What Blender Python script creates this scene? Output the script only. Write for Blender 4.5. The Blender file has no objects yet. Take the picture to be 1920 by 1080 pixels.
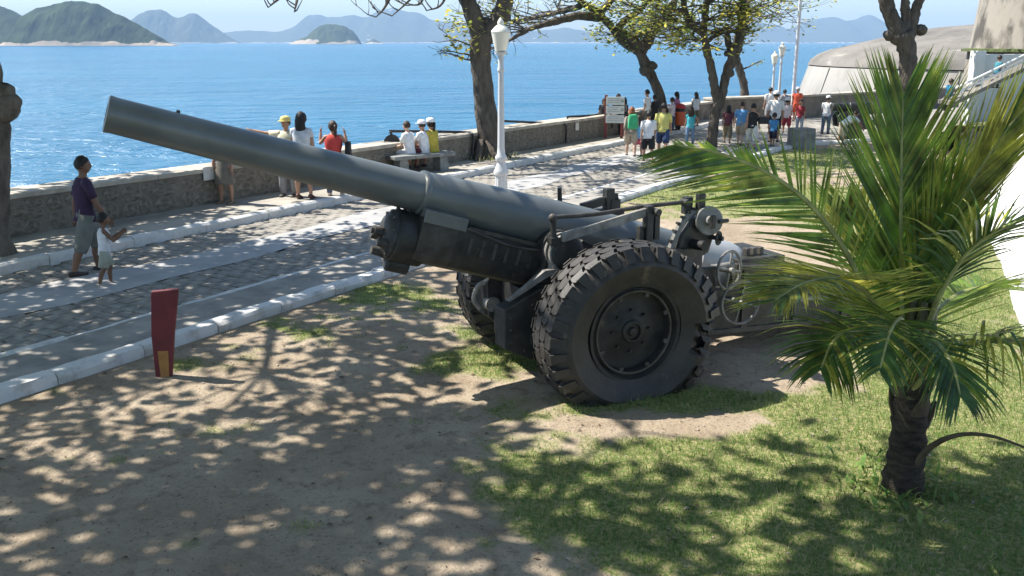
import bpy, bmesh, math, random
import numpy as np
from mathutils import Vector, Matrix, Quaternion
R = math.radians
rng = random.Random(7)
nr = np.random.default_rng(11)
scene = bpy.context.scene
COL = scene.collection

# ------------------------------------------------------------------ camera
F_PX, HZ, CAM_H = 1750.0, 79.0, 3.25
PITCH = math.atan((540 - HZ) / F_PX)
CP, SP = math.cos(PITCH), math.sin(PITCH)
cam_d = bpy.data.cameras.new('camera')
cam_d.sensor_width = 36.0
cam_d.lens = 36.0 * F_PX / 1920.0
cam_d.clip_start = 0.1
cam_d.clip_end = 60000
cam = bpy.data.objects.new('camera', cam_d)
cam.location = (0, 0, CAM_H)
cam.rotation_euler = (math.pi / 2 - PITCH, 0, 0)
COL.objects.link(cam)
scene.camera = cam

# ------------------------------------------------------------------ sky, sun, exposure
SUN_D = Vector((0.70, -0.20, -1.0))          # direction the light travels
world = bpy.data.worlds.new('World')
scene.world = world
world.use_nodes = True
wn = world.node_tree
wn.nodes.clear()
sky = wn.nodes.new('ShaderNodeTexSky')
sky.sky_type = 'NISHITA'
sky.sun_disc = False
sky.sun_elevation = math.atan2(1.0, math.hypot(SUN_D.x, SUN_D.y))
sky.sun_rotation = math.atan2(-SUN_D.x, -SUN_D.y)
sky.air_density = 1.0
sky.dust_density = 0.4
sky.ozone_density = 2.5
bg = wn.nodes.new('ShaderNodeBackground')
bg.inputs['Strength'].default_value = 0.10
wo = wn.nodes.new('ShaderNodeOutputWorld')
wn.links.new(sky.outputs[0], bg.inputs[0])
wn.links.new(bg.outputs[0], wo.inputs[0])
sun_d = bpy.data.lights.new('sun', 'SUN')
sun_d.energy = 5.0
sun_d.angle = R(0.53)
sun_d.color = (1.0, 0.95, 0.87)
sun = bpy.data.objects.new('sun', sun_d)
sun.rotation_euler = SUN_D.to_track_quat('-Z', 'Y').to_euler()
sun.location = (-20, 10, 30)
COL.objects.link(sun)
scene.view_settings.view_transform = 'Standard'
scene.view_settings.look = 'None'
scene.view_settings.gamma = 1.0
scene.view_settings.use_curve_mapping = False
scene.view_settings.exposure = 1.0
scene.cycles.max_bounces = 6
scene.cycles.transparent_max_bounces = 8

# ------------------------------------------------------------------ measuring helpers
def ray(px, py):
    x = (px - 960) / F_PX
    y = -(py - 540) / F_PX
    return Vector((x, CP + y * SP, -SP + y * CP))
def G(px, py, z=0.0):                      # a pixel of the photograph -> point on the level z
    d = ray(px, py)
    t = (z - CAM_H) / d.z
    return Vector((0, 0, CAM_H)) + d * t
def AT(px, py, Y):                         # a pixel of the photograph -> point at distance Y
    d = ray(px, py)
    return Vector((0, 0, CAM_H)) + d * (Y / d.y)
def proj_np(x, y, z=0.0):
    zz = z - CAM_H
    dep = y * CP - zz * SP
    up = y * SP + zz * CP
    dep = np.where(dep < 0.3, 0.3, dep)
    return 960 + F_PX * x / dep, 540 - F_PX * up / dep
UX, UY = math.sin(R(32)), math.cos(R(32))   # road direction
def RD(s, n, z=0.0):                       # along the road, across it (towards the lawn), up
    return Vector((s * UX + n * UY, s * UY - n * UX, z))
def road_sn(p):
    return p[0] * UX + p[1] * UY, p[0] * UY - p[1] * UX

def vnoise(x, y, seed=0):
    xi = np.floor(x).astype(np.int64); yi = np.floor(y).astype(np.int64)
    xf = x - xi; yf = y - yi
    xf = xf * xf * (3 - 2 * xf); yf = yf * yf * (3 - 2 * yf)
    def h(a, b):
        n = (a * 374761393 + b * 668265263 + seed * 1442695041) & 0xFFFFFFFF
        n = ((n ^ (n >> 13)) * 1274126177) & 0xFFFFFFFF
        return ((n ^ (n >> 16)) & 0xFFFF) / 65535.0
    return (h(xi, yi) * (1 - xf) + h(xi + 1, yi) * xf) * (1 - yf) + (h(xi, yi + 1) * (1 - xf) + h(xi + 1, yi + 1) * xf) * yf
def fbm(x, y, seed=0, o=4):
    x = np.asarray(x, float); y = np.asarray(y, float)
    a, t, s = 0.5, 0.0, 0.0
    for i in range(o):
        t = t + a * vnoise(x, y, seed + i); s += a
        x = x * 2.03 + 11.3; y = y * 2.03 + 5.7; a *= 0.5
    return t / s

# ------------------------------------------------------------------ tagging
def tag(o, label=None, cat=None, group=None, kind=None):
    if label: o['label'] = label
    if cat: o['category'] = cat
    if group: o['group'] = group
    if kind: o['kind'] = kind
    return o
def empty(name, loc=(0, 0, 0), rz=0.0):
    o = bpy.data.objects.new(name, None)
    o.empty_display_size = 0.2
    o.location = loc
    o.rotation_euler = (0, 0, rz)
    COL.objects.link(o)
    return o

# ------------------------------------------------------------------ materials
MATS = {}
def mat(name, col, rough=0.7, metal=0.0, var=0.12, scale=6.0, bump=0.0, bscale=None, col2=None, spec=0.5, detail=6.0, stretch=None, trans=0.0, lo=0.35, hi=0.65, coat=0.0, wear=None):
    if name in MATS: return MATS[name]
    m = bpy.data.materials.new(name)
    m.use_nodes = True
    nt = m.node_tree; N = nt.nodes; L = nt.links
    b = N['Principled BSDF']
    b.inputs['Roughness'].default_value = rough
    b.inputs['Metallic'].default_value = metal
    b.inputs['Specular IOR Level'].default_value = spec
    if coat: b.inputs['Coat Weight'].default_value = coat
    tc = N.new('ShaderNodeTexCoord')
    src = tc.outputs['Object']
    if stretch:
        mp = N.new('ShaderNodeMapping'); mp.inputs['Scale'].default_value = stretch
        L.new(src, mp.inputs[0]); src = mp.outputs[0]
    no = N.new('ShaderNodeTexNoise')
    no.inputs['Scale'].default_value = scale
    no.inputs['Detail'].default_value = detail
    no.inputs['Roughness'].default_value = 0.62
    L.new(src, no.inputs['Vector'])
    mr = N.new('ShaderNodeMapRange')
    mr.inputs['From Min'].default_value = lo; mr.inputs['From Max'].default_value = hi
    L.new(no.outputs[0], mr.inputs[0])
    mx = N.new('ShaderNodeMix'); mx.data_type = 'RGBA'
    c = np.array(col[:3], float)
    c2 = np.array(col2, float) if col2 is not None else c * (1 - 2 * var)
    c1 = c if col2 is not None else np.minimum(c * (1 + var), 0.95)
    mx.inputs[6].default_value = (*c2, 1); mx.inputs[7].default_value = (*c1, 1)
    L.new(mr.outputs[0], mx.inputs[0])
    cout = mx.outputs[2]
    for wi, (wc, ws, wt, wst) in enumerate(wear or ()):
        mp = N.new('ShaderNodeMapping'); mp.inputs['Scale'].default_value = wst; mp.inputs['Location'].default_value = (3.1 * wi, 1.7, 0); L.new(tc.outputs['Object'], mp.inputs[0])
        wn_ = N.new('ShaderNodeTexNoise'); wn_.inputs['Scale'].default_value = ws; wn_.inputs['Detail'].default_value = 8; wn_.inputs['Roughness'].default_value = .7
        L.new(mp.outputs[0], wn_.inputs['Vector'])
        wr_ = N.new('ShaderNodeMapRange'); wr_.inputs[1].default_value = wt; wr_.inputs[2].default_value = wt + .06; L.new(wn_.outputs[0], wr_.inputs[0])
        wx = N.new('ShaderNodeMix'); wx.data_type = 'RGBA'; wx.inputs[7].default_value = (*wc, 1); L.new(wr_.outputs[0], wx.inputs[0]); L.new(cout, wx.inputs[6]); cout = wx.outputs[2]
    L.new(cout, b.inputs['Base Color'])
    if bump:
        bn = N.new('ShaderNodeTexNoise'); bn.inputs['Scale'].default_value = bscale or scale * 5
        bn.inputs['Detail'].default_value = 5
        L.new(src, bn.inputs['Vector'])
        bp = N.new('ShaderNodeBump'); bp.inputs['Strength'].default_value = min(bump, 1.0); bp.inputs['Distance'].default_value = 0.02 * bump
        L.new(bn.outputs[0], bp.inputs['Height']); L.new(bp.outputs[0], b.inputs['Normal'])
    if trans:
        tr = N.new('ShaderNodeBsdfTranslucent'); L.new(mx.outputs[2], tr.inputs[0])
        hs = N.new('ShaderNodeHueSaturation'); hs.inputs['Value'].default_value = 1.6; hs.inputs['Hue'].default_value = 0.485
        L.new(mx.outputs[2], hs.inputs['Color']); L.new(hs.outputs[0], tr.inputs[0])
        ms = N.new('ShaderNodeMixShader'); ms.inputs[0].default_value = trans
        out = N['Material Output']
        L.new(b.outputs[0], ms.inputs[1]); L.new(tr.outputs[0], ms.inputs[2]); L.new(ms.outputs[0], out.inputs[0])
    MATS[name] = m
    return m

# ------------------------------------------------------------------ mesh builder
class MB:
    def __init__(s):
        s.v = []; s.f = []; s.m = []; s.mi = 0
    def add(s, verts, faces):
        o = len(s.v)
        s.v.extend([tuple(p) for p in verts])
        for f in faces:
            s.f.append(tuple(i + o for i in f)); s.m.append(s.mi)
        return s
    def box(s, c, size, q=None, taper=1.0):
        hx, hy, hz = size[0] / 2, size[1] / 2, size[2] / 2
        pts = []
        for z, t in ((-hz, 1.0), (hz, taper)):
            for x, y in ((-hx, -hy), (hx, -hy), (hx, hy), (-hx, hy)):
                p = Vector((x * t, y * t, z))
                if q is not None: p = q @ p
                pts.append(p + Vector(c))
        return s.add(pts, [(3, 2, 1, 0), (4, 5, 6, 7), (0, 1, 5, 4), (1, 2, 6, 5), (2, 3, 7, 6), (3, 0, 4, 7)])
    def bar(s, a, b, w, h, up=(0, 0, 1)):
        a = Vector(a); b = Vector(b); d = b - a
        x = d.normalized(); z = Vector(up); y = z.cross(x).normalized(); z = x.cross(y)
        pts = []
        for p in (a, b):
            for sy, sz in ((-1, -1), (1, -1), (1, 1), (-1, 1)):
                pts.append(p + y * (sy * w / 2) + z * (sz * h / 2))
        return s.add(pts, [(0, 1, 2, 3), (7, 6, 5, 4), (1, 0, 4, 5), (2, 1, 5, 6), (3, 2, 6, 7), (0, 3, 7, 4)])
    def loft(s, rings, cap0=True, cap1=True, closed=False):
        n = len(rings[0]); pts = [p for r in rings for p in r]; f = []
        k = len(rings)
        for i in range(k if closed else k - 1):
            j = (i + 1) % k
            for a in range(n):
                b = (a + 1) % n
                f.append((i * n + a, i * n + b, j * n + b, j * n + a))
        if not closed:
            if cap0: f.append(tuple(reversed(range(n))))
            if cap1: f.append(tuple((k - 1) * n + a for a in range(n)))
        return s.add(pts, f)
    def tube(s, pts, rad, n=10, ref=None, cap=True):
        """pts polyline; rad a number, list of numbers or list of (a,b)"""
        pts = [Vector(p) for p in pts]; k = len(pts)
        if not hasattr(rad, '__len__'): rad = [rad] * k
        rings = []
        prev = None
        for i in range(k):
            t = (pts[min(i + 1, k - 1)] - pts[max(i - 1, 0)])
            if t.length < 1e-9: t = Vector((0, 0, 1))
            t.normalize()
            if ref is not None:
                x = Vector(ref)
                x = x - t * x.dot(t)
                if x.length < 1e-4: x = t.orthogonal()
            elif prev is None: x = t.orthogonal()
            else:
                x = prev - t * prev.dot(t)
                if x.length < 1e-4: x = t.orthogonal()
            x.normalize(); prev = x; y = t.cross(x)
            r = rad[i]
            a, b = (r if hasattr(r, '__len__') else (r, r))
            rings.append([pts[i] + x * (a * math.cos(2 * math.pi * j / n)) + y * (b * math.sin(2 * math.pi * j / n)) for j in range(n)])
        return s.loft(rings, cap, cap)
    def cyl(s, a, b, r, r2=None, n=20):
        return s.tube([a, b], [r, r if r2 is None else r2], n)
    def lathe(s, origin, axis, prof, n=32, ref=None, closed=False):
        """prof: (distance along axis, radius)"""
        o = Vector(origin); ax = Vector(axis).normalized()
        x = Vector(ref) if ref is not None else ax.orthogonal()
        x = (x - ax * x.dot(ax)).normalized(); y = ax.cross(x)
        rings = [[o + ax * d + x * (r * math.cos(2 * math.pi * j / n)) + y * (r * math.sin(2 * math.pi * j / n)) for j in range(n)] for d, r in prof]
        return s.loft(rings, not closed, not closed, closed)
    def ball(s, c, r, n=12, m=8, q=None):
        if not hasattr(r, '__len__'): r = (r, r, r)
        rings = []
        for i in range(m + 1):
            th = math.pi * (i + 0.0) / m
            th = min(max(th, 0.05), math.pi - 0.05)
            ring = []
            for j in range(n):
                p = Vector((r[0] * math.sin(th) * math.cos(2 * math.pi * j / n), r[1] * math.sin(th) * math.sin(2 * math.pi * j / n), -r[2] * math.cos(th)))
                if q is not None: p = q @ p
                ring.append(p + Vector(c))
            rings.append(ring)
        return s.loft(rings)
    def torus(s, c, axis, r, r2, n=28, m=8):
        c = Vector(c); ax = Vector(axis).normalized(); x = ax.orthogonal().normalized(); y = ax.cross(x)
        rings = []
        for i in range(n):
            a = 2 * math.pi * i / n; d = x * math.cos(a) + y * math.sin(a)
            rings.append([c + d * (r + r2 * math.cos(2 * math.pi * j / m)) + ax * (r2 * math.sin(2 * math.pi * j / m)) for j in range(m)])
        return s.loft(rings, closed=True)
    def prism(s, poly, a, b, axis='y'):
        """polygon in the (x,z) plane extruded along y from a to b (or (x,y) along z)"""
        n = len(poly)
        if axis == 'y': pts = [(p[0], a, p[1]) for p in poly] + [(p[0], b, p[1]) for p in poly]
        else: pts = [(p[0], p[1], a) for p in poly] + [(p[0], p[1], b) for p in poly]
        f = [tuple(range(n)), tuple(reversed(range(n, 2 * n)))]
        for i in range(n):
            j = (i + 1) % n
            f.append((j, i, n + i, n + j))
        return s.add(pts, f)
    def build(s, name, mats, parent=None, smooth=False, bevel=0.0, fix=True):
        me = bpy.data.meshes.new(name)
        me.from_pydata(s.v, [], s.f)
        if not isinstance(mats, (list, tuple)): mats = [mats]
        for m in mats: me.materials.append(m)
        if len(mats) > 1: me.polygons.foreach_set('material_index', s.m)
        if fix or bevel:
            bm = bmesh.new(); bm.from_mesh(me)
            bmesh.ops.recalc_face_normals(bm, faces=bm.faces)
            if bevel:
                ed = [e for e in bm.edges if len(e.link_faces) == 2 and e.calc_face_angle(0) > 0.6]
                bmesh.ops.bevel(bm, geom=ed, offset=bevel, segments=2, affect='EDGES', profile=0.5)
            bm.to_mesh(me); bm.free()
        if smooth:
            me.polygons.foreach_set('use_smooth', [True] * len(me.polygons))
            if smooth != 'full': me.set_sharp_from_angle(angle=R(38))
        o = bpy.data.objects.new(name, me)
        COL.objects.link(o)
        if parent is not None: o.parent = parent
        return o
def fast_mesh(name, V, FA, mats, parent=None, smooth=False, mi=None):
    """numpy verts and an (k,3) or (k,4) face array"""
    me = bpy.data.meshes.new(name)
    V = np.asarray(V, np.float32); FA = np.asarray(FA, np.int32)
    k, w = FA.shape
    me.vertices.add(len(V)); me.vertices.foreach_set('co', V.ravel())
    me.loops.add(k * w); me.loops.foreach_set('vertex_index', FA.ravel())
    me.polygons.add(k); me.polygons.foreach_set('loop_start', np.arange(0, k * w, w, dtype=np.int32))
    if not isinstance(mats, (list, tuple)): mats = [mats]
    for m in mats: me.materials.append(m)
    if mi is not None: me.polygons.foreach_set('material_index', np.asarray(mi, np.int32))
    if smooth: me.polygons.foreach_set('use_smooth', np.ones(k, bool))
    me.update(calc_edges=True); me.validate()
    o = bpy.data.objects.new(name, me); COL.objects.link(o)
    if parent is not None: o.parent = parent
    return o
def curve_pts(ctrl, n):
    """Catmull-Rom through the control points"""
    P = [Vector(c) for c in ctrl]; P = [P[0] * 2 - P[1]] + P + [P[-1] * 2 - P[-2]]
    out = []; k = len(P) - 3
    for i in range(n):
        t = i / (n - 1) * k; a = min(int(t), k - 1); t -= a
        p0, p1, p2, p3 = P[a:a + 4]
        out.append(0.5 * ((2 * p1) + (p2 - p0) * t + (2 * p0 - 5 * p1 + 4 * p2 - p3) * t * t + (3 * p1 - p0 - 3 * p2 + p3) * t ** 3))
    return out

# ================================================================== THE SETTING
SEA_Z = -6.0
# ---------------------------------------------------------------- sea
def sea_material():
    m = bpy.data.materials.new('sea_water'); m.use_nodes = True
    N = m.node_tree.nodes; L = m.node_tree.links; b = N['Principled BSDF']
    b.inputs['Roughness'].default_value = 0.22
    b.inputs['IOR'].default_value = 1.33
    tc = N.new('ShaderNodeTexCoord')
    def noise(scale, sx, sy, det=4):
        mp = N.new('ShaderNodeMapping'); mp.inputs['Scale'].default_value = (sx, sy, 1)
        mp.inputs['Rotation'].default_value = (0, 0, R(-12))
        L.new(tc.outputs['Object'], mp.inputs[0])
        n = N.new('ShaderNodeTexNoise'); n.inputs['Scale'].default_value = scale; n.inputs['Detail'].default_value = det
        n.inputs['Roughness'].default_value = 0.6
        L.new(mp.outputs[0], n.inputs['Vector']); return n.outputs[0]
    a = noise(0.55, 0.55, 1.0, 5); c = noise(0.07, 0.45, 1.0, 4); d = noise(0.012, 0.5, 1.0, 3)
    add = N.new('ShaderNodeMath'); add.operation = 'MULTIPLY_ADD'; add.inputs[1].default_value = 3.5
    L.new(c, add.inputs[0]); L.new(a, add.inputs[2])
    bp = N.new('ShaderNodeBump'); bp.inputs['Strength'].default_value = 1.0; bp.inputs['Distance'].default_value = 1.1
    L.new(add.outputs[0], bp.inputs['Height']); L.new(bp.outputs[0], b.inputs['Normal'])
    mr = N.new('ShaderNodeMapRange'); mr.inputs['From Min'].default_value = 0.3; mr.inputs['From Max'].default_value = 0.7
    L.new(d, mr.inputs[0])
    mx = N.new('ShaderNodeMix'); mx.data_type = 'RGBA'
    mx.inputs[6].default_value = (0.010, 0.105, 0.205, 1); mx.inputs[7].default_value = (0.020, 0.145, 0.255, 1)
    L.new(mr.outputs[0], mx.inputs[0])
    # small broken crests
    cr = N.new('ShaderNodeMapRange'); cr.inputs['From Min'].default_value = 0.715; cr.inputs['From Max'].default_value = 0.82
    f = noise(0.35, 0.4, 1.3, 6); L.new(f, cr.inputs[0])
    m2 = N.new('ShaderNodeMix'); m2.data_type = 'RGBA'; m2.inputs[7].default_value = (0.75, 0.8, 0.82, 1)
    L.new(cr.outputs[0], m2.inputs[0]); L.new(mx.outputs[2], m2.inputs[6])
    L.new(m2.outputs[2], b.inputs['Base Color'])
    return m
M_SEA = sea_material()
xs = np.concatenate([-np.geomspace(42000, 40, 24), np.linspace(-30, 30, 7), np.geomspace(40, 42000, 24)])
ys = np.concatenate([np.linspace(-4000, 0, 8), np.geomspace(20, 42000, 40)])
XX, YY = np.meshgrid(xs, ys)
V = np.stack([XX.ravel(), YY.ravel(), np.full(XX.size, SEA_Z)], 1)
ny, nx = XX.shape
idx = np.arange(nx * ny).reshape(ny, nx)
FA = np.stack([idx[:-1, :-1].ravel(), idx[:-1, 1:].ravel(), idx[1:, 1:].ravel(), idx[1:, :-1].ravel()], 1)
tag(fast_mesh('sea', V, FA, M_SEA), kind='structure')

# ---------------------------------------------------------------- hills and islands across the bay
def hill_material(name, green, green2, rock, band, patch=0.72):
    m = bpy.data.materials.new(name); m.use_nodes = True
    N = m.node_tree.nodes; L = m.node_tree.links; b = N['Principled BSDF']
    b.inputs['Roughness'].default_value = 0.95; b.inputs['Specular IOR Level'].default_value = 0.1
    tc = N.new('ShaderNodeTexCoord')
    n1 = N.new('ShaderNodeTexNoise'); n1.inputs['Scale'].default_value = 0.02; n1.inputs['Detail'].default_value = 8; L.new(tc.outputs['Object'], n1.inputs['Vector'])
    mr = N.new('ShaderNodeMapRange'); mr.inputs[1].default_value = 0.35; mr.inputs[2].default_value = 0.65; L.new(n1.outputs[0], mr.inputs[0])
    mx = N.new('ShaderNodeMix'); mx.data_type = 'RGBA'; mx.inputs[6].default_value = (*green, 1); mx.inputs[7].default_value = (*green2, 1); L.new(mr.outputs[0], mx.inputs[0])
    sp = N.new('ShaderNodeSeparateXYZ'); L.new(tc.outputs['Object'], sp.inputs[0])
    n2 = N.new('ShaderNodeTexNoise'); n2.inputs['Scale'].default_value = 0.012; n2.inputs['Detail'].default_value = 6; L.new(tc.outputs['Object'], n2.inputs['Vector'])
    ma = N.new('ShaderNodeMath'); ma.operation = 'MULTIPLY_ADD'; ma.inputs[1].default_value = -band * 2.4; L.new(n2.outputs[0], ma.inputs[0])
    ma.inputs[2].default_value = band * 1.5 + SEA_Z
    lt = N.new('ShaderNodeMath'); lt.operation = 'LESS_THAN'; L.new(sp.outputs[2], lt.inputs[0]); L.new(ma.outputs[0], lt.inputs[1])
    n3 = N.new('ShaderNodeTexNoise'); n3.inputs['Scale'].default_value = 0.006; n3.inputs['Detail'].default_value = 4; L.new(tc.outputs['Object'], n3.inputs['Vector'])
    gt = N.new('ShaderNodeMath'); gt.operation = 'GREATER_THAN'; gt.inputs[1].default_value = patch; L.new(n3.outputs[0], gt.inputs[0])
    mm = N.new('ShaderNodeMath'); mm.operation = 'MAXIMUM'; L.new(lt.outputs[0], mm.inputs[0]); L.new(gt.outputs[0], mm.inputs[1])
    m2 = N.new('ShaderNodeMix'); m2.data_type = 'RGBA'; L.new(mm.outputs[0], m2.inputs[0]); L.new(mx.outputs[2], m2.inputs[6]); m2.inputs[7].default_value = (*rock, 1)
    L.new(m2.outputs[2], b.inputs['Base Color'])
    bp = N.new('ShaderNodeBump'); bp.inputs['Strength'].default_value = 0.9; bp.inputs['Distance'].default_value = 9.0
    L.new(n1.outputs[0], bp.inputs['Height']); L.new(bp.outputs[0], b.inputs['Normal'])
    return m
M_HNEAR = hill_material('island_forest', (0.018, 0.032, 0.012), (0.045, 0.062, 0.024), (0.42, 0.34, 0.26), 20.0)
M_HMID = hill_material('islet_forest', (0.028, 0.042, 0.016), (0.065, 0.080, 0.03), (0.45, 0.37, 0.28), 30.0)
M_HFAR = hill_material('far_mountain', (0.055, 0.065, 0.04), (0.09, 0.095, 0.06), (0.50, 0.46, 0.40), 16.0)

def hill(name, D, prof, m, seed, depth=0.5, rough=0.06, nu=220):
    """ridge with the skyline prof (pixels) at distance D; flanks fall to the sea before and behind it"""
    px = np.array([p[0] for p in prof], float); py = np.array([p[1] for p in prof], float)
    u = np.linspace(px[0], px[-1], nu)
    sk = np.interp(u, px, py)
    k = np.ones(3) / 3; sk = np.convolve(np.pad(sk, 1, mode='edge'), k, 'valid') + (fbm(u * .09 + 5, u * 0 + seed, seed, 3) - .5) * 3.2 * np.clip((82 - sk) / 25, 0, 1)
    hp = [AT(a_, b_, D) for a_, b_ in zip(u, sk)]
    x = np.array([p.x for p in hp]); z = np.array([p.z for p in hp]) - SEA_Z
    z = np.maximum(z, 0.0)
    W = (x[-1] - x[0]) * depth * 0.5
    vs = np.linspace(-1, 1, 41)
    UU, VV = np.meshgrid(np.arange(nu), vs)
    prof_v = np.where(VV < 0, 1 - np.abs(VV) ** 1.25, 1 - np.abs(VV) ** 1.6)
    prof_v = np.clip(prof_v, 0, 1)
    Xg = x[UU]; Hh = z[UU]
    half = W * (0.35 + 0.65 * np.sqrt(np.clip(Hh / max(z.max(), 1), 0, 1)))
    Yg = D + VV * half
    n = fbm(Xg / (W * 0.22) + 40, Yg / (W * 0.22) + 40, seed, 5) - 0.5
    n2 = fbm(Xg / (W * 0.035) + 40, Yg / (W * 0.035) + 40, seed + 9, 3) - 0.5
    side = 1 - prof_v
    Zg = Hh * (prof_v + n * 0.55 * np.minimum(side * 2.2, 1) * prof_v) + n2 * rough * Hh.max() * np.clip(prof_v * 4, 0, 1) * np.clip(Hh / 12, 0, 1) * (0.25 + side)
    Zg = np.maximum(Zg, 0) + SEA_Z - 2.0 * (prof_v < 0.001)
    V = np.stack([Xg.ravel(), Yg.ravel(), Zg.ravel()], 1)
    idx = np.arange(nu * 41).reshape(41, nu)
    FA = np.stack([idx[:-1, :-1].ravel(), idx[:-1, 1:].ravel(), idx[1:, 1:].ravel(), idx[1:, :-1].ravel()], 1)
    return tag(fast_mesh(name, V, FA, m, smooth=True), kind='structure')
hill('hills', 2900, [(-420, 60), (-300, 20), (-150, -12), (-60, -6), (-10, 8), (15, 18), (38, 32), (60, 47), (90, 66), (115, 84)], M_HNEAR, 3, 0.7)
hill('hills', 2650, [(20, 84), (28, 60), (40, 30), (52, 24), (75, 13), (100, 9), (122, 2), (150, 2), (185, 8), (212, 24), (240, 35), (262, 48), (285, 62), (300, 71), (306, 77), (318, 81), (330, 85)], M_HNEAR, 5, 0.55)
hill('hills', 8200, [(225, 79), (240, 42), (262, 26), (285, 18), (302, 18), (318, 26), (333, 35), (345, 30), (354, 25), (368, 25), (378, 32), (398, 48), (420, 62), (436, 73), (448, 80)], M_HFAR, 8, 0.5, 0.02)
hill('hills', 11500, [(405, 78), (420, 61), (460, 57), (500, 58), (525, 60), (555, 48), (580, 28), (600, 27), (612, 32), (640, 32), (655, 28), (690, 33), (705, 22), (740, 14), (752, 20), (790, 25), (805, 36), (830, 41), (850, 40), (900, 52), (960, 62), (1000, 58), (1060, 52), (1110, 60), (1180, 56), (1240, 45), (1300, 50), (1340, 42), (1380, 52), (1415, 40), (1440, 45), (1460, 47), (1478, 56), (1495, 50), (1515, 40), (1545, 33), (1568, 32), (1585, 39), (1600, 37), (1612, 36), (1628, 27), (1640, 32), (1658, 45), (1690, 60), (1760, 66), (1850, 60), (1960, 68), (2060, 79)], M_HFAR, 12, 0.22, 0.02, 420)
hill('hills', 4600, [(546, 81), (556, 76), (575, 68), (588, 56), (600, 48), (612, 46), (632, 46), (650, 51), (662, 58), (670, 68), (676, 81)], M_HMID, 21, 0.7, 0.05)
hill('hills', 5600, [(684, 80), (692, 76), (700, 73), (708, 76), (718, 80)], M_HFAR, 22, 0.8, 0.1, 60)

# ---------------------------------------------------------------- land surfaces
M_PAVE_FAR = mat('pavement_worn', (0.30, 0.275, 0.235), 0.9, var=0.2, scale=1.4, bump=0.5, bscale=24)
M_JOINT = mat('road_bed_sand', (0.21, 0.185, 0.15), 0.95, var=0.25, scale=3.0, bump=0.5, bscale=40)
M_SETT = mat('granite_sett', (0.285, 0.262, 0.225), 0.85, var=0.2, scale=2.2, bump=0.5, bscale=30)
M_CONC = mat('smooth_concrete_strip', (0.37, 0.365, 0.355), 0.8, var=0.10, scale=1.5, bump=0.15, bscale=40)
M_PATH = mat('concrete_path', (0.31, 0.29, 0.255), 0.92, var=0.16, scale=2.0, bump=0.4, bscale=50)
M_PROM = mat('promenade_concrete', (0.36, 0.33, 0.28), 0.92, var=0.16, scale=1.1, bump=0.4, bscale=30)
M_WHITE = mat('whitewash_stone', (0.64, 0.63, 0.60), 0.8, col2=(0.38, 0.36, 0.32), scale=3.5, bump=0.6, bscale=18, lo=0.30, hi=0.50, wear=(((.30, .27, .22), 9, .62, (1, 1, 1)),))
M_STONEW = mat('rubble_stone', (0.21, 0.185, 0.148), 0.9, var=0.28, scale=3.0, bump=0.9, bscale=14)
M_MORT = mat('wall_mortar', (0.20, 0.178, 0.142), 0.95, var=0.2, scale=2.0, bump=0.9, bscale=16)
M_COPE = mat('wall_coping_concrete', (0.44, 0.40, 0.335), 0.9, var=0.15, scale=2.5, bump=0.5, bscale=25)

def strip(name, s0, s1, n0, n1, z, m, parent=None, ns=40, nn=4, kind='structure'):
    ss = np.linspace(s0, s1, ns); tt = np.linspace(0, 1, nn)
    f0 = n0 if callable(n0) else (lambda s: n0)
    f1 = n1 if callable(n1) else (lambda s: n1)
    V = []
    for s in ss:
        for t in tt:
            V.append(RD(s, f0(s) * (1 - t) + f1(s) * t, z)[:])
    idx = np.arange(ns * nn).reshape(ns, nn)
    FA = np.stack([idx[:-1, :-1].ravel(), idx[:-1, 1:].ravel(), idx[1:, 1:].ravel(), idx[1:, :-1].ravel()], 1)
    o = fast_mesh(name, V, FA[:, ::-1], m, parent)
    if kind and parent is None: tag(o, kind=kind)
    return o
N_A, N_B, N_F = -8.40, -9.55, -13.15           # lawn kerb, path edge, promenade kerb
def wall_n(s): return -15.95 + 0.040 * (s - 14)
PZ = 0.16
# road bed (also the wide paved forecourt in front of the fort) in a hand-made outline
def edge_n(s):
    return float(np.interp(s, [-30, 28.6, 30.7, 33.1, 35.6, 38.8, 43], [N_A, N_A, -8.0, -6.5, -3.4, 1.7, 9.0]))
road = strip('road', -14, 72, N_F - 0.05, lambda s: N_B + 0.02 if s < 28 else N_B + 0.02 + (s - 28) * 2.2, -0.012, M_JOINT, ns=120, nn=6)
strip('forecourt', 27.5, 72, lambda s: N_F + 0.0, lambda s: N_B + (s - 27.5) * 2.2 + 0.4, -0.004, M_PAVE_FAR, ns=60, nn=6)
strip('path', -14, 30, N_B + 0.001, N_A - 0.10, 0.03, M_PATH, ns=80)
strip('promenade', -14, 75, wall_n, N_F - 0.12, PZ, M_PROM, ns=90, nn=5)
# land body under it all, down to the water
mb = MB()
mb.add([RD(-20, -16.9, -7), RD(80, -12.6, -7), RD(80, 60, -7), RD(-20, 60, -7), RD(-20, -16.9, -0.06), RD(80, -12.6, -0.06), RD(80, 60, -0.06), RD(-20, 60, -0.06)],
       [(0, 1, 5, 4), (1, 2, 6, 5), (2, 3, 7, 6), (3, 0, 4, 7), (4, 5, 6, 7)])
tag(mb.build('terrain', mat('shore_rock', (0.22, 0.19, 0.15), 0.9, var=0.3, scale=0.4, bump=0.8)), kind='structure')

# smooth concrete wheel strip in the middle of the road
def wob(s, k): return 0.10 * math.sin(s * 0.7 + k) + 0.05 * math.sin(s * 2.1 + k * 3)
strip('concrete_strip', -6, 26.5, lambda s: -11.98 + wob(s, 0.5), lambda s: -10.95 + wob(s, 2.0), 0.022, M_CONC, ns=200)

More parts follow.
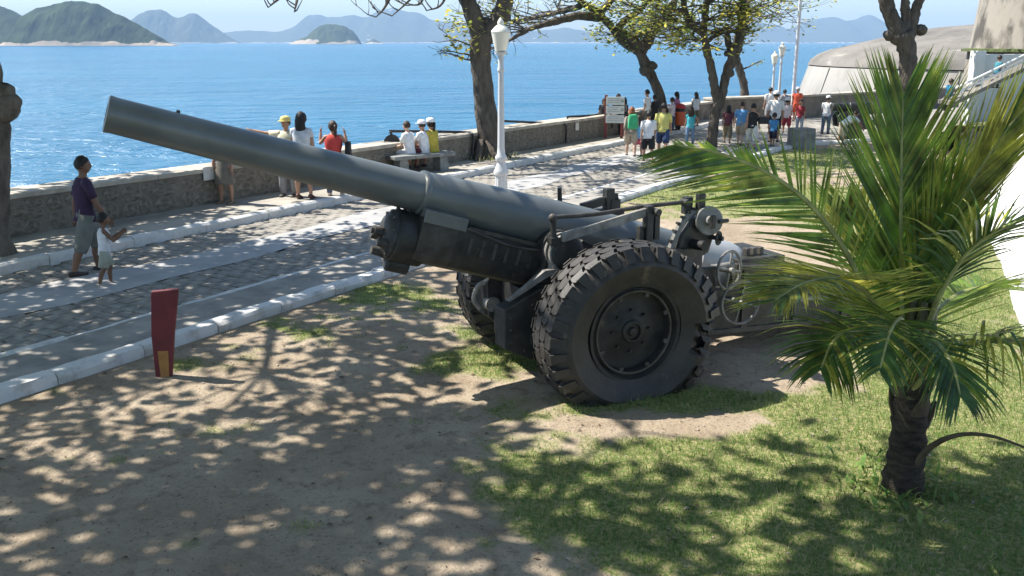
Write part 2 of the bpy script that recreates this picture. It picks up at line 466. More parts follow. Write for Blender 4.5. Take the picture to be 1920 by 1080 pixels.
# granite setts: rows across the road
def sett_mesh(i):
    r = random.Random(100 + i); b = MB()
    hx, hy = 0.118, 0.088
    def q(x, y, z): return (x + r.uniform(-.009, .009), y + r.uniform(-.009, .009), z + r.uniform(-.003, .003))
    base = [q(-hx, -hy, -.03), q(hx, -hy, -.03), q(hx, hy, -.03), q(-hx, hy, -.03)]
    mid = [q(-hx, -hy, .004), q(hx, -hy, .004), q(hx, hy, .004), q(-hx, hy, .004)]
    k = 0.82; top = [q(-hx * k, -hy * k, .014), q(hx * k, -hy * k, .014), q(hx * k, hy * k, .014), q(-hx * k, hy * k, .014)]
    b.add(base + mid + top, [(0, 1, 5, 4), (1, 2, 6, 5), (2, 3, 7, 6), (3, 0, 4, 7), (4, 5, 9, 8), (5, 6, 10, 9), (6, 7, 11, 10), (7, 4, 8, 11), (8, 9, 10, 11)])
    return b
SETT_ME = []
for i in range(8):
    o = sett_mesh(i).build('sett', M_SETT); SETT_ME.append(o.data); bpy.data.objects.remove(o)
slots = []
row = 0; s = 4.0
while s < 30:
    n = N_F + 0.12 + (0.12 if row % 2 else 0.0)
    while n < N_B - 0.10:
        c0 = -11.98 + wob(s, 0.5); c1 = -10.95 + wob(s, 2.0)
        if not (s < 26.5 and c0 + 0.10 < n < c1 - 0.10):
            p = RD(s, n)
            u, v = proj_np(np.array(p.x), np.array(p.y)); dist = p.length
            if -60 < u < 1980 and v < 1100: slots.append((dist, s, n))
        n += 0.25
    s += 0.19; row += 1
slots.sort()
rz0 = math.atan2(UY, UX)
for k, (d, s, n) in enumerate(slots[:300]):
    o = bpy.data.objects.new('sett', SETT_ME[k % 8]); COL.objects.link(o)
    o.location = RD(s + rng.uniform(-.01, .01), n + rng.uniform(-.012, .012), 0.002 + rng.uniform(-.004, .005))
    o.rotation_euler = (rng.uniform(-.02, .02), rng.uniform(-.02, .02), rz0 + math.pi / 2 + rng.uniform(-.05, .05) + (math.pi if rng.random() < .5 else 0))
    o.parent = road
rest = MB()
for k, (d, s, n) in enumerate(slots[300:]):
    me = SETT_ME[k % 8]; a = rz0 + math.pi / 2 + rng.uniform(-.05, .05); ca, sa = math.cos(a), math.sin(a); c = RD(s, n, 0.002 + rng.uniform(-.004, .005))
    rest.add([(c.x + v.co.x * ca - v.co.y * sa, c.y + v.co.x * sa + v.co.y * ca, c.z + v.co.z) for v in me.vertices], [tuple(p.vertices) for p in me.polygons])
tag(rest.build('setts', M_SETT, road, fix=False), kind='stuff')

# whitewashed kerbs, stone by stone
def stone(b, A, B, nA0, nA1, z0, z1, r):
    """one kerb stone between two points along the kerb with a worn, uneven top"""
    d = (B - A); L_ = d.length; t = d / L_; q = Vector((t.y, -t.x, 0))
    k = 5; rings = []
    for i in range(k):
        p = A + d * (i / (k - 1)); e = 0.012
        j = lambda a: r.uniform(-a, a)
        w0, w1 = nA0, nA1
        rings.append([p + q * (w0 + j(.008)) + Vector((0, 0, z0)), p + q * (w1 + j(.012)) + Vector((0, 0, z0)), p + q * (w1 + j(.012)) + Vector((0, 0, z1 - .035 + j(.01))), p + q * (w1 - .035 + j(.01)) + Vector((0, 0, z1 + j(.008))),
                      p + q * (w0 + .03 + j(.01)) + Vector((0, 0, z1 + j(.008))), p + q * (w0 + j(.008)) + Vector((0, 0, z1 - .03 + j(.01)))])
    b.loft(rings)
def kerb_line(name, pts, w0, w1, z0, z1, length, seed):
    root = tag(empty(name, pts[0]), kind='structure')
    r = random.Random(seed)
    segs = []
    for a, b_ in zip(pts[:-1], pts[1:]):
        d = b_ - a; k = max(1, round(d.length / length))
        for i in range(k): segs.append((a + d * (i / k), a + d * ((i + 1) / k)))
    for a, b_ in segs:
        m = (b_ - a).normalized() * 0.006
        b = MB(); org = (a + b_) / 2
        stone(b, a + m - org, b_ - m - org, w0, w1, z0, z1 + r.uniform(-.012, .012), r)
        o = b.build('kerb_stone', M_WHITE, root, smooth=True)
        o.location = org - Vector(pts[0])
    return root
kerb_line('kerb', [RD(-2, N_A), RD(28.6, N_A), RD(30.7, -8.0), RD(33.1, -6.5), RD(35.6, -3.4), RD(38.8, 1.7), RD(42, 7.5)], -0.12, 0.13, -0.05, 0.13, 1.0, 31)
kerb_line('kerb', [RD(1, N_B), RD(30, N_B)], -0.09, 0.06, -0.05, 0.036, 1.6, 32)
kerb_line('kerb', [RD(2, N_F), RD(36, N_F), RD(44, N_F + 0.6), RD(52, N_F + 3.2), RD(60, N_F + 8)], -0.16, 0.0, -0.05, 0.168, 1.5, 33)

# ---------------------------------------------------------------- sea wall
CORNER_S = 46.0
wall = empty('sea_wall', RD(0, wall_n(0)))
tag(wall, 'long low rubble stone sea wall with pale coping beside the promenade', 'wall')
def wall_run(P0, P1, root, org, thick=0.62, h0=0.72):
    d = (P1 - P0); t = d.normalized(); q = Vector((t.y, -t.x, 0))       # q looks to the promenade
    b = MB()
    b.loft([[p + q * -thick + Vector((0, 0, -7.2)), p + q * 0 + Vector((0, 0, -0.1)), p + q * 0 + Vector((0, 0, h0)), p + q * -thick + Vector((0, 0, h0))] for p in (P0 - org, P1 - org)])
    b.build('masonry_core', M_MORT, root)
    k = int(d.length / 1.6)
    for i in range(k):
        a = P0 + d * (i / k) - org + t * 0.004; e = P0 + d * ((i + 1) / k) - org - t * 0.004
        b = MB(); r = random.Random(i)
        b.loft([[p + q * (-thick - .03) + Vector((0, 0, h0 + .002)), p + q * (.04 + r.uniform(-.008, .008)) + Vector((0, 0, h0 + .002)), p + q * (.04 + r.uniform(-.008, .008)) + Vector((0, 0, h0 + .085 + r.uniform(-.008, .008))), p + q * (-thick - .03) + Vector((0, 0, h0 + .09))] for p in (a, e)])
        b.build('coping_slab', M_COPE, root, bevel=0.008)
W0, W1 = RD(-6, wall_n(-6), PZ), RD(CORNER_S - 6, wall_n(CORNER_S - 6), PZ)
# pin the corner where the photograph shows it
W1 = G(1335, 222, PZ); W0 = G(-260, 493, PZ); W2 = G(1525, 213, PZ); W3 = W2 + (W2 - W1).normalized() * 14 + Vector((0, 3.0, 0))
H_WALL = 0.62
wall.location = W0
wall_run(W0, W1, wall, W0, h0=H_WALL)
rw = random.Random(5)
dW = (W1 - W0); tW = dW.normalized(); qW = Vector((tW.y, -tW.x, 0))
pos = 0.05
cols = []
while pos < dW.length - 0.5 and pos < 24:
    z = 0.02; w = rw.uniform(.30, .62)
    while z < H_WALL - 0.06:
        h = min(rw.uniform(.16, .34), H_WALL - 0.03 - z)
        if h > .06: cols.append((pos + rw.uniform(-.06, .06), w * rw.uniform(.8, 1.1), z, h))
        z += h + .015
    pos += w
def rubble_mesh(i):
    r = random.Random(900 + i); b = MB(); k = 9
    ang = sorted(2 * math.pi * (j + r.uniform(-.25, .25)) / k for j in range(k))
    def sq(a): 
        c_, s_ = math.cos(a), math.sin(a); m = max(abs(c_), abs(s_)); e = 0.55
        return (c_ / m ** e, s_ / m ** e)
    o_ = [(sq(a)[0] * .47 * r.uniform(.85, 1.08), sq(a)[1] * .47 * r.uniform(.85, 1.08)) for a in ang]
    b.loft([[(x, 0.0, z) for x, z in o_], [(x, .6, z) for x, z in o_], [(x * .72 + r.uniform(-.04, .04), 1.0 + r.uniform(-.15, .15), z * .72 + r.uniform(-.04, .04)) for x, z in o_]])
    return b
RUB = []
for i in range(10):
    o = rubble_mesh(i).build('rubble_stone', M_STONEW, smooth=True); RUB.append(o.data); bpy.data.objects.remove(o)
rzW = math.atan2(tW.y, tW.x)
for k, (p, w, z, h) in enumerate(cols[:290]):
    o = bpy.data.objects.new('rubble_stone', RUB[k % 10]); COL.objects.link(o); o.parent = wall
    o.location = tW * (p + w / 2) + qW * -0.005 + Vector((0, 0, z + h / 2))
    o.scale = (w * 1.12, -0.010 - rw.uniform(0, .012), h * 1.14); o.rotation_euler = (0, 0, rzW)
wall2 = empty('sea_wall', W1)
tag(wall2, 'grey sea wall with white coping crossing in front of the concrete fort', 'wall')
wall_run(W1 + tW * 0.0, W2, wall2, W1, h0=0.75)
wall_run(W2, W3, wall2, W1, h0=0.75)

# ---------------------------------------------------------------- lawn and bare earth
BLOBS = [  # photograph pixels: centre, radii, amount of grass
    (1520, 880, 360, 140, 1.0), (1320, 1010, 280, 130, .95), (1760, 1000, 330, 210, 1.2), (1830, 720, 170, 190, 1.0), (1120, 930, 170, 110, .62),
    (865, 690, 110, 26, .95), (960, 640, 110, 45, .8), (1230, 752, 190, 20, 1.0), (1230, 800, 210, 17, -1.1), (1440, 690, 95, 48, -1.0), (1390, 790, 60, 20, -.6), (1440, 960, 50, 22, -.5), (1580, 900, 45, 18, -.4), (730, 560, 150, 32, .72), (560, 615, 90, 20, .5),
    (335, 690, 55, 16, .85), (430, 655, 70, 14, .45), (1330, 372, 210, 26, .95), (1560, 395, 190, 40, .9), (1540, 300, 170, 24, 1.0), (1250, 350, 140, 14, .8), (1690, 470, 120, 80, .75),
    (580, 1005, 50, 22, .6), (760, 915, 60, 26, .35), (1060, 790, 120, 22, .45), (1820, 520, 100, 120, .8), (900, 930, 40, 20, .4), (985, 960, 160, 120, .34), (960, 860, 110, 40, .32), (1080, 700, 60, 20, .3), (640, 640, 120, 25, .25)]
def grass_amount(x, y):
    u, v = proj_np(x, y)
    g = np.zeros_like(u)
    for cx, cy, rx, ry, w in BLOBS:
        g = g + w * np.exp(-(((u - cx) / rx) ** 2 + ((v - cy) / ry) ** 2))
    off = (u > 1960) | (y < 3.4)
    g = np.where(off, np.maximum(g, 0.55), g)
    n = fbm(x * 1.3 + 31, y * 1.3 + 17, 4, 4)
    n2 = fbm(x * 6 + 3, y * 6 + 9, 8, 3)
    return np.clip((np.minimum(g, 1.15) * 1.15 + (n - 0.5) * 1.3 + (n2 - 0.5) * 1.3) * 1.25 - 0.24, 0, 1)
def relief(x, y):
    return (fbm(x * 0.5 + 7, y * 0.5 + 3, 40, 3) - 0.5) * 0.09 + (fbm(x * 5 + 7, y * 5 + 3, 50, 3) - 0.5) * 0.022
def ground_z(x, y, n_off=9.0):
    return 0.02 + relief(np.asarray(x, float), np.asarray(y, float)) * np.clip(np.asarray(n_off) * 1.2, 0, 1)
def ground_material():
    m = bpy.data.materials.new('lawn_and_earth'); m.use_nodes = True
    N = m.node_tree.nodes; L = m.node_tree.links; b = N['Principled BSDF']
    b.inputs['Roughness'].default_value = 0.95; b.inputs['Specular IOR Level'].default_value = 0.15
    tc = N.new('ShaderNodeTexCoord'); at = N.new('ShaderNodeAttribute'); at.attribute_name = 'grass'
    def noise(sc, det=6):
        n = N.new('ShaderNodeTexNoise'); n.inputs['Scale'].default_value = sc; n.inputs['Detail'].default_value = det; n.inputs['Roughness'].default_value = 0.65
        L.new(tc.outputs['Object'], n.inputs['Vector']); return n.outputs[0]
    def mix(fac, a, c):
        x = N.new('ShaderNodeMix'); x.data_type = 'RGBA'
        if hasattr(fac, 'links') or hasattr(fac, 'is_linked'): L.new(fac, x.inputs[0])
        else: x.inputs[0].default_value = fac
        for i, q in ((6, a), (7, c)):
            if isinstance(q, tuple): x.inputs[i].default_value = (*q, 1)
            else: L.new(q, x.inputs[i])
        return x.outputs[2]
    def rng_(src, a, c):
        r_ = N.new('ShaderNodeMapRange'); r_.inputs[1].default_value = a; r_.inputs[2].default_value = c; L.new(src, r_.inputs[0]); return r_.outputs[0]
    earth = mix(rng_(noise(0.9), .35, .65), (0.28, 0.22, 0.155), (0.42, 0.345, 0.255))
    earth = mix(rng_(noise(5.5, 5), .52, .66), earth, (0.25, 0.195, 0.14))
    earth = mix(rng_(noise(38, 3), .58, .70), earth, (0.17, 0.125, 0.085))
    earth = mix(rng_(noise(90, 2), .66, .74), earth, (0.52, 0.44, 0.34))
    gr = mix(rng_(noise(2.3), .35, .65), (0.085, 0.140, 0.034), (0.175, 0.215, 0.065))
    gr = mix(rng_(noise(26, 4), .42, .62), gr, (0.34, 0.30, 0.15))
    a2 = N.new('ShaderNodeMath'); a2.operation = 'MULTIPLY_ADD'; a2.inputs[1].default_value = 1.0
    n5 = noise(14, 5); s5 = N.new('ShaderNodeMath'); s5.operation = 'MULTIPLY_ADD'; s5.inputs[1].default_value = 0.9; s5.inputs[2].default_value = -0.45
    L.new(n5, s5.inputs[0]); L.new(at.outputs['Fac'], a2.inputs[0]); L.new(s5.outputs[0], a2.inputs[2])
    col = mix(rng_(a2.outputs[0], .22, .74), earth, gr)
    L.new(col, b.inputs['Base Color'])
    bp = N.new('ShaderNodeBump'); bp.inputs['Strength'].default_value = 0.9; bp.inputs['Distance'].default_value = 0.03
    L.new(noise(24, 6), bp.inputs['Height']); L.new(bp.outputs[0], b.inputs['Normal'])
    return m
M_GROUND = ground_material()
ss = np.concatenate([np.linspace(-14, -0.2, 50), np.linspace(0, 18, 170), np.linspace(18.2, 43, 110)])
tt = np.concatenate([np.linspace(0, 0.40, 110), np.linspace(0.41, 1, 60)])
S2, T2 = np.meshgrid(ss, tt, indexing='ij')
E2 = np.interp(S2, [-30, 28.6, 30.7, 33.1, 35.6, 38.8, 43], [N_A, N_A, -8.0, -6.5, -3.4, 1.7, 9.0]) + 0.06
NN = E2 + T2 * (34 - E2)
GX = S2 * UX + NN * UY; GY = S2 * UY - NN * UX
GZ = ground_z(GX, GY, NN - E2)
idx = np.arange(S2.size).reshape(S2.shape)
FA = np.stack([idx[:-1, :-1].ravel(), idx[:-1, 1:].ravel(), idx[1:, 1:].ravel(), idx[1:, :-1].ravel()], 1)[:, ::-1]
ground = fast_mesh('ground', np.stack([GX.ravel(), GY.ravel(), GZ.ravel()], 1), FA, M_GROUND, smooth=True)
tag(ground, kind='structure')
ga = ground.data.attributes.new('grass', 'FLOAT', 'POINT')
ga.data.foreach_set('value', grass_amount(GX.ravel(), GY.ravel()).astype(np.float32))

# grass blades
def blades(k, x0, x1, y0, y1, hmin, hmax, wid, seed, thr=0.25):
    g = np.random.default_rng(seed)
    x = g.uniform(x0, x1, k); y = g.uniform(y0, y1, k)
    s_ = x * UX + y * UY; n_ = x * UY - y * UX
    e = np.interp(s_, [-30, 28.6, 30.7, 33.1, 35.6, 38.8, 43], [N_A, N_A, -8.0, -6.5, -3.4, 1.7, 9.0]) + 0.16
    a = grass_amount(x, y); u, v = proj_np(x, y)
    keep = (n_ > e) & (g.uniform(thr, 0.95, k) < a) & (u > -60) & (u < 1990) & (v < 1130)
    x, y, a, n_, e = x[keep], y[keep], a[keep], n_[keep], e[keep]; k = len(x)
    z = ground_z(x, y, n_ - e)
    h = g.uniform(hmin, hmax, k) * (0.55 + 0.6 * a); th = g.uniform(0, 2 * np.pi, k); w = wid * g.uniform(.7, 1.3, k)
    lean = g.uniform(0.15, 0.9, k) * h; la = g.uniform(0, 2 * np.pi, k)
    V = np.zeros((k, 3, 3))
    V[:, 0] = np.stack([x - np.cos(th) * w, y - np.sin(th) * w, z - 0.004], 1)
    V[:, 1] = np.stack([x + np.cos(th) * w, y + np.sin(th) * w, z - 0.004], 1)
    V[:, 2] = np.stack([x + np.cos(la) * lean, y + np.sin(la) * lean, z + h], 1)
    return V.reshape(-1, 3), g.choice(3, k, p=(.45, .40, .15))
V1, m1 = blades(330000, -4.5, 7, 3.2, 14.5, .018, .055, .0032, 1)
V2, m2 = blades(60000, -1, 16, 14, 33, .03, .07, .007, 2)
VV = np.concatenate([V1, V2]); MI = np.concatenate([m1, m2])
GB = [mat('grass_blade_green', (0.120, 0.225, 0.045), 0.6, var=0.2, scale=3, trans=0.3), mat('grass_blade_olive', (0.225, 0.30, 0.080), 0.6, var=0.2, scale=3, trans=0.3), mat('grass_blade_straw', (0.46, 0.41, 0.20), 0.7, var=0.2, scale=3, trans=0.2)]
tag(fast_mesh('grass', VV, np.arange(len(VV)).reshape(-1, 3), GB, mi=MI), 'short patchy grass growing through the bare sandy earth', 'grass', kind='stuff')
# fallen leaves and pebbles on the earth
def litter():
    g = np.random.default_rng(5); k = 2600
    x = g.uniform(-4.5, 3.5, k); y = g.uniform(3.6, 11, k)
    s_, n_ = x * UX + y * UY, x * UY - y * UX
    keep = n_ > N_A + 0.2; x, y = x[keep], y[keep]; k = len(x); z = ground_z(x, y) + 0.004
    V = []; Fc = []
    for i in range(k):
        r_ = g.uniform(.006, .017) * (2.0 if g.random() < .12 else 1.0); a = g.uniform(0, 6.28); o = len(V)
        for dx, dy, dz in ((-1, 0, 0), (0, -.5, .25), (1, 0, .1), (0, .5, .25)):
            V.append((x[i] + r_ * (dx * math.cos(a) - dy * math.sin(a)), y[i] + r_ * (dx * math.sin(a) + dy * math.cos(a)), z[i] + r_ * dz * 1.6))
        Fc.append((o, o + 1, o + 2, o + 3))
    return V, Fc, g.integers(0, 2, k)
V, Fc, mi = litter()
tag(fast_mesh('leaf_litter', V, Fc, [mat('dry_leaf', (0.13, 0.085, 0.045), 0.8, scale=20), mat('pebble', (0.33, 0.29, 0.24), 0.9, scale=20)], mi=mi), 'dry leaf scraps and pebbles strewn over the earth', 'leaf litter', kind='stuff')

# ---------------------------------------------------------------- haze over the bay
def make_haze():
    b = MB(); b.box((0, 5000, 190), (36000, 18600, 400))
    m = bpy.data.materials.new('haze_air'); m.use_nodes = True
    N = m.node_tree.nodes; L = m.node_tree.links
    N.remove(N['Principled BSDF'])
    v = N.new('ShaderNodeVolumePrincipled'); v.inputs['Color'].default_value = (0.46, 0.70, 1.0, 1); v.inputs['Density'].default_value = 0.00010
    v.inputs['Anisotropy'].default_value = 0.0
    L.new(v.outputs[0], N['Material Output'].inputs['Volume'])
    tag(b.build('haze', m), 'pale blue haze over the bay', 'haze', kind='stuff')

# ---------------------------------------------------------------- the concrete fort
M_FORT = mat('fort_concrete', (0.205, 0.188, 0.163), 0.92, col2=(0.105, 0.097, 0.085), scale=0.35, bump=0.8, bscale=4, lo=0.30, hi=0.55, wear=(((.31, .29, .25), .5, .60, (.35, .35, 4)), ((.08, .074, .066), 1.1, .62, (1, 1, .4))))
M_FORT2 = mat('fort_concrete_pale', (0.37, 0.345, 0.305), 0.92, col2=(0.23, 0.213, 0.185), scale=0.5, bump=0.5, bscale=5, lo=0.3, hi=0.55, stretch=(1, 1, .35))
M_DARK = mat('dark_gap', (0.03, 0.028, 0.025), 0.9, var=0.1)
M_PAINTW = mat('white_painted_render', (0.74, 0.73, 0.71), 0.8, var=0.08, scale=0.8, bump=0.4, bscale=12, wear=(((.42, .40, .36), 1.3, .62, (1, 1, .3)), ((.30, .27, .23), 6, .70, (1, 1, .4))))
fc = Vector((38.6, 66.0, 0))
fort = empty('fort_casemate', fc)
tag(fort, 'low domed grey concrete fort with battered foot wall at the headland', 'fort')
def ering(a, b_, z, n=72, wav=0.0):
    return [Vector((a * math.cos(2 * math.pi * j / n) * (1 + wav * math.sin(5 * 2 * math.pi * j / n + 1)), b_ * math.sin(2 * math.pi * j / n), z)) for j in range(n)]
b = MB(); b.loft([ering(18.1, 15.6, -7), ering(18.1, 15.6, 0), ering(17.6, 15.1, 1.62)], True, False)
b.build('foot_wall', M_FORT2, fort, smooth=True)
b = MB(); b.loft([ering(17.45, 14.95, 1.55), ering(17.4, 14.9, 1.70)], False, False); b.build('groove', M_DARK, fort, smooth=True)
prof = [(17.65, 1.69), (17.45, 2.05), (17.0, 2.4), (16.2, 2.72), (15.0, 3.0), (13.5, 3.35), (11.5, 3.85), (9.0, 4.25), (6.0, 4.5), (3.0, 4.62), (0.2, 4.66)]
b = MB(); b.loft([ering(a, a * .857, z, wav=.006) for a, z in prof], False, True); b.build('dome', M_FORT, fort, smooth=True)
for j in range(40):                                     # shallow ribs on the battered foot wall
    a = math.pi + 0.05 + j * 0.045 * 1.0
    p0 = Vector((18.12 * math.cos(a), 15.62 * math.sin(a), 0.0)); p1 = Vector((17.64 * math.cos(a), 15.14 * math.sin(a), 1.6))
    if j % 7 == 2:
        b = MB(); b.bar(p0, p1, .10, .06, up=(math.cos(a), math.sin(a), 0)); b.build('joint_rib', M_FORT2, fort)
b = MB()
for k, (dx, w) in enumerate(((9.5, 5.0), (5.0, 6.0))):   # raised seams of the old concrete pours
    pts = []
    for i in range(14):
        t = i / 13; a = R(232 + 26 * t + k * 7); rr = 11.0 - k * 1.6 + 0.5 * math.sin(t * 5 + k)
        z = np.interp(rr, [9.0, 11.5, 13.5], [4.25, 3.85, 3.35])
        pts.append((rr * math.cos(a), rr * .857 * math.sin(a), z))
    b.tube(pts, .035, 6)
b.build('pour_seam', M_FORT2, fort, smooth=True)

# rounded concrete gun turret to the right, over a white bay with a ramp
tur = empty('fort_turret', (20.2, 33.5, 0)); tag(tur, 'tall weathered round concrete turret at the right edge above the white wall', 'turret')
b = MB(); b.lathe((0, 0, 0), (0, 0, 1), [(-.05, 4.05), (2.9, 3.95), (3.0, 3.9), (5.2, 3.72), (6.4, 3.3), (6.7, 2.4), (6.8, .3)], 64)
M_TUR = mat('turret_concrete', (0.27, 0.245, 0.205), 0.95, col2=(0.075, 0.068, 0.058), scale=0.9, bump=0.9, bscale=6, lo=0.40, hi=0.52, stretch=(1, 1, .5))
b.build('turret_wall', M_TUR, tur, smooth=True)
b = MB(); b.lathe((0, 0, 0), (0, 0, 1), [(2.93, 3.9), (2.93, 4.16), (3.02, 4.16), (3.04, 3.9)], 64); b.build('moss_ledge', mat('moss', (0.10, 0.13, 0.04), 0.9, var=.3, scale=8, bump=.8), tur, smooth=True)
bay = empty("white_wall", Vector((AT(1820, 165, 28.6).x, 28.6, 0)))
tag(bay, 'white painted wall and end pillar below the round turret', 'wall')
b = MB(); b.box((0.10, 0, 1.50), (.24, .5, 3.0)); b.build('end_pillar', M_PAINTW, bay, bevel=.01)
b = MB(); b.box((2.4, .35, 1.45), (4.3, .2, 2.9)); b.build('wall_panel', M_PAINTW, bay, bevel=.01)

# ramp up to the turret with a pipe rail
ramp = empty('ramp', (0, 0, 0)); tag(ramp, 'sloping concrete ramp with pipe handrail rising right to the turret', 'ramp')
Ra, Rb = AT(1780, 190, 26.4), AT(1960, 103, 26.4)
b = MB(); b.loft([[q_ + Vector((0, y_, z_)) for y_, z_ in ((-.30, -.10), (.70, -.10), (.70, 0), (-.30, 0))] for q_ in (Ra, Rb)])
b.build('ramp_slab', M_FORT, ramp)
for hz_ in (.20, .36):
    b = MB(); b.tube([Ra + Vector((0, -.26, hz_)), Rb + Vector((0, -.26, hz_))], .03, 8); b.build('handrail', M_PAINTW, ramp, smooth=True)
for i in range(5):
    p = Ra.lerp(Rb, .08 + i * .21) + Vector((0, -.26, 0)); b = MB(); b.tube([p, p + Vector((0, 0, .36))], .022, 8); b.build('rail_post', M_PAINTW, ramp, smooth=True)

# white revetment and grass bank at the right edge
rev = empty('revetment', (0, 0, 0)); tag(rev, 'bright white painted sloping retaining wall at the right edge of the lawn', 'retaining wall')
B0, B1, B2 = G(1803, 330), G(1818, 411), G(1898, 655)
T0 = AT(1893, 252, B0.y + .6)
out = Vector((1.0, .15, 0)).normalized()
HT = T0.z
def lean(p, k): return Vector((p.x, p.y, 0)) + out * (1.35 * k) + Vector((0, 0, HT * k))
b = MB()
bp_ = [B0, B1, G(1860, 500), B2, Vector((4.2, 6.8, 0)), Vector((3.9, 5.0, 0)) + Vector((1.2, 0, 0))]
bp_ = bp_[:4] + [B2 + (B2 - B1).normalized() * 5.5]
lowr = [p + Vector((0, 0, -.1)) for p in bp_]
upr = [Vector((p.x, p.y, 0)) + out * 1.5 + Vector((0, 0, HT)) for p in bp_]
upr[0] = T0
n_ = len(bp_)
pts = lowr + upr + [p + out * .35 for p in upr] + [p + out * 1.7 + Vector((0, 0, -.1)) for p in bp_]
fcs = []
for i in range(n_ - 1):
    for r0 in range(3): fcs.append((r0 * n_ + i, r0 * n_ + i + 1, (r0 + 1) * n_ + i + 1, (r0 + 1) * n_ + i))
fcs += [(0, n_, 2 * n_, 3 * n_), (n_ - 1, 4 * n_ - 1, 3 * n_ - 1, 2 * n_ - 1)]
b.add(pts, fcs); b.build('wall_face', M_PAINTW, rev)
b = MB()
pts = []
for p in upr:
    q_ = p + out * .36
    for k, dz in ((0, -.02), (2.0, .35), (5.0, .9), (9.0, 1.3)):
        pts.append(q_ + out * k + Vector((0, 0, dz)))
# far end of the bank reaches the ramp foot
fcs = [(i * 4 + j, i * 4 + j + 1, (i + 1) * 4 + j + 1, (i + 1) * 4 + j) for i in range(n_ - 1) for j in range(3)]
b.add(pts, fcs)
M_BANK = mat('bank_grass', (0.15, 0.165, 0.055), 0.9, var=0.3, scale=3, bump=0.9, bscale=30)
bk = b.build('grass_bank', M_BANK, smooth=True); tag(bk, kind='structure')
b = MB()
e0 = [upr[0] + out * .36 + Vector((0, 0, -.02)), upr[0] + out * 3.2 + Vector((0, 0, .5)), upr[0] + out * 9 + Vector((0, 0, 1.3))]
e1 = [Vector((p.x, p.y + 3.6, 0.9 + .3 * k)) for k, p in enumerate(e0)]
e2 = [Vector((p.x, p.y + 6.5, 0.0)) for p in e0]
b.add([*e0, *e1, *e2], [(0, 1, 4, 3), (1, 2, 5, 4), (3, 4, 7, 6), (4, 5, 8, 7)])
tag(b.build('grass_bank', M_BANK, smooth=True), kind='structure')

# ================================================================== THE FIELD GUN
M_GUN = mat('gun_grey_paint', (0.135, 0.147, 0.143), 0.32, var=0.10, scale=2.5, bump=0.12, bscale=50, spec=0.75, wear=(((.118, .127, .123), 3.0, .60, (.6, 1, 2.2)), ((.07, .06, .05), 16, .70, (1, 1, 1)), ((.21, .22, .215), 11, .72, (.5, 1, 1))))
M_GUND = mat('gun_dark_paint', (0.034, 0.034, 0.031), 0.55, var=0.30, scale=5, bump=0.3, bscale=50, wear=(((.070, .062, .052), 7, .60, (1, 1, .5)), ((.075, .042, .026), 14, .66, (1, 1, .6))))
M_GUNR = mat('gun_rust_paint', (0.085, 0.078, 0.068), 0.6, col2=(0.035, 0.030, 0.026), scale=7, bump=0.4, bscale=45)
M_GUNP = mat('gun_chalky_paint', (0.30, 0.29, 0.265), 0.6, col2=(0.13, 0.12, 0.11), scale=9, bump=0.3, bscale=45)
M_GUNLIT = mat('gun_sunlit_breech', (0.40, 0.41, 0.41), 0.35, var=0.08, scale=4, bump=0.1, bscale=60)  # paler than the barrel paint: sunlight on the breech put into the colour
M_BORE = mat('bore_black', (0.012, 0.012, 0.012), 0.7)
M_RUB = mat('old_tyre_rubber', (0.050, 0.046, 0.042), 0.58, col2=(0.026, 0.024, 0.022), scale=5, bump=0.4, bscale=40, wear=(((.11, .095, .075), 4, .60, (1, 1, 1)),))
AZ = R(-24)
ax_away = Vector((math.sin(AZ), math.cos(AZ), 0)); fw = Vector((-math.cos(AZ), math.sin(AZ), 0))
GO = G(1175, 752) + ax_away * 1.2; GO.z = 0
gun = empty('field_gun', GO, math.atan2(fw.y, fw.x))
tag(gun, 'large grey wheeled field gun with long raised barrel on the lawn', 'cannon')
EL = R(17.1); CE, SE = math.cos(EL), math.sin(EL)
def Bq(u, y, v): return Vector((0.3 + u * CE - v * SE, y, 1.50 + u * SE + v * CE))
AXB = Vector((CE, 0, SE)); UPB = Vector((-SE, 0, CE))
# barrel
b = MB()
b.lathe(Bq(0, 0, 0), AXB, [(-2.0, .268), (-1.2, .272), (-.3, .268), (.6, .240), (1.29, .206), (1.30, .204), (1.31, .210), (1.325, .213), (1.345, .213), (1.355, .208), (1.36, .184), (1.5, .181), (2.6, .164), (4.02, .147), (4.055, .152), (4.07, .150), (4.075, .138), (4.075, .082), (4.06, .077), (3.4, .076)], 56, ref=UPB)
barrel = b.build('barrel', M_GUN, gun, smooth=True)
b = MB(); b.lathe(Bq(0, 0, 0), AXB, [(3.38, .0761), (3.42, .0761), (3.42, .001)], 32, ref=UPB); b.build('bore', M_BORE, barrel)
b = MB(); b.box(Bq(3.55, 0, .158), (.03, .012, .03), Matrix.Rotation(-EL, 3, 'Y').to_quaternion()); b.build('front_sight', M_GUND, barrel)
# breech
b = MB()
b.lathe(Bq(0, 0, 0), AXB, [(-2.42, .17), (-2.42, .26), (-2.38, .295), (-2.30, .31), (-1.86, .31), (-1.80, .30), (-1.775, .27)], 48, ref=UPB)
br = b.build('breech_ring', M_GUNLIT, gun, smooth=True)
b = MB(); b.lathe(Bq(0, 0, 0), AXB, [(-2.50, .05), (-2.50, .12), (-2.46, .15), (-2.40, .165)], 32, ref=UPB); b.tube([Bq(-2.47, .05, 0), Bq(-2.52, .22, .05), Bq(-2.50, .34, .10)], .022, 8); b.build('breech_screw', M_GUND, br, smooth=True)
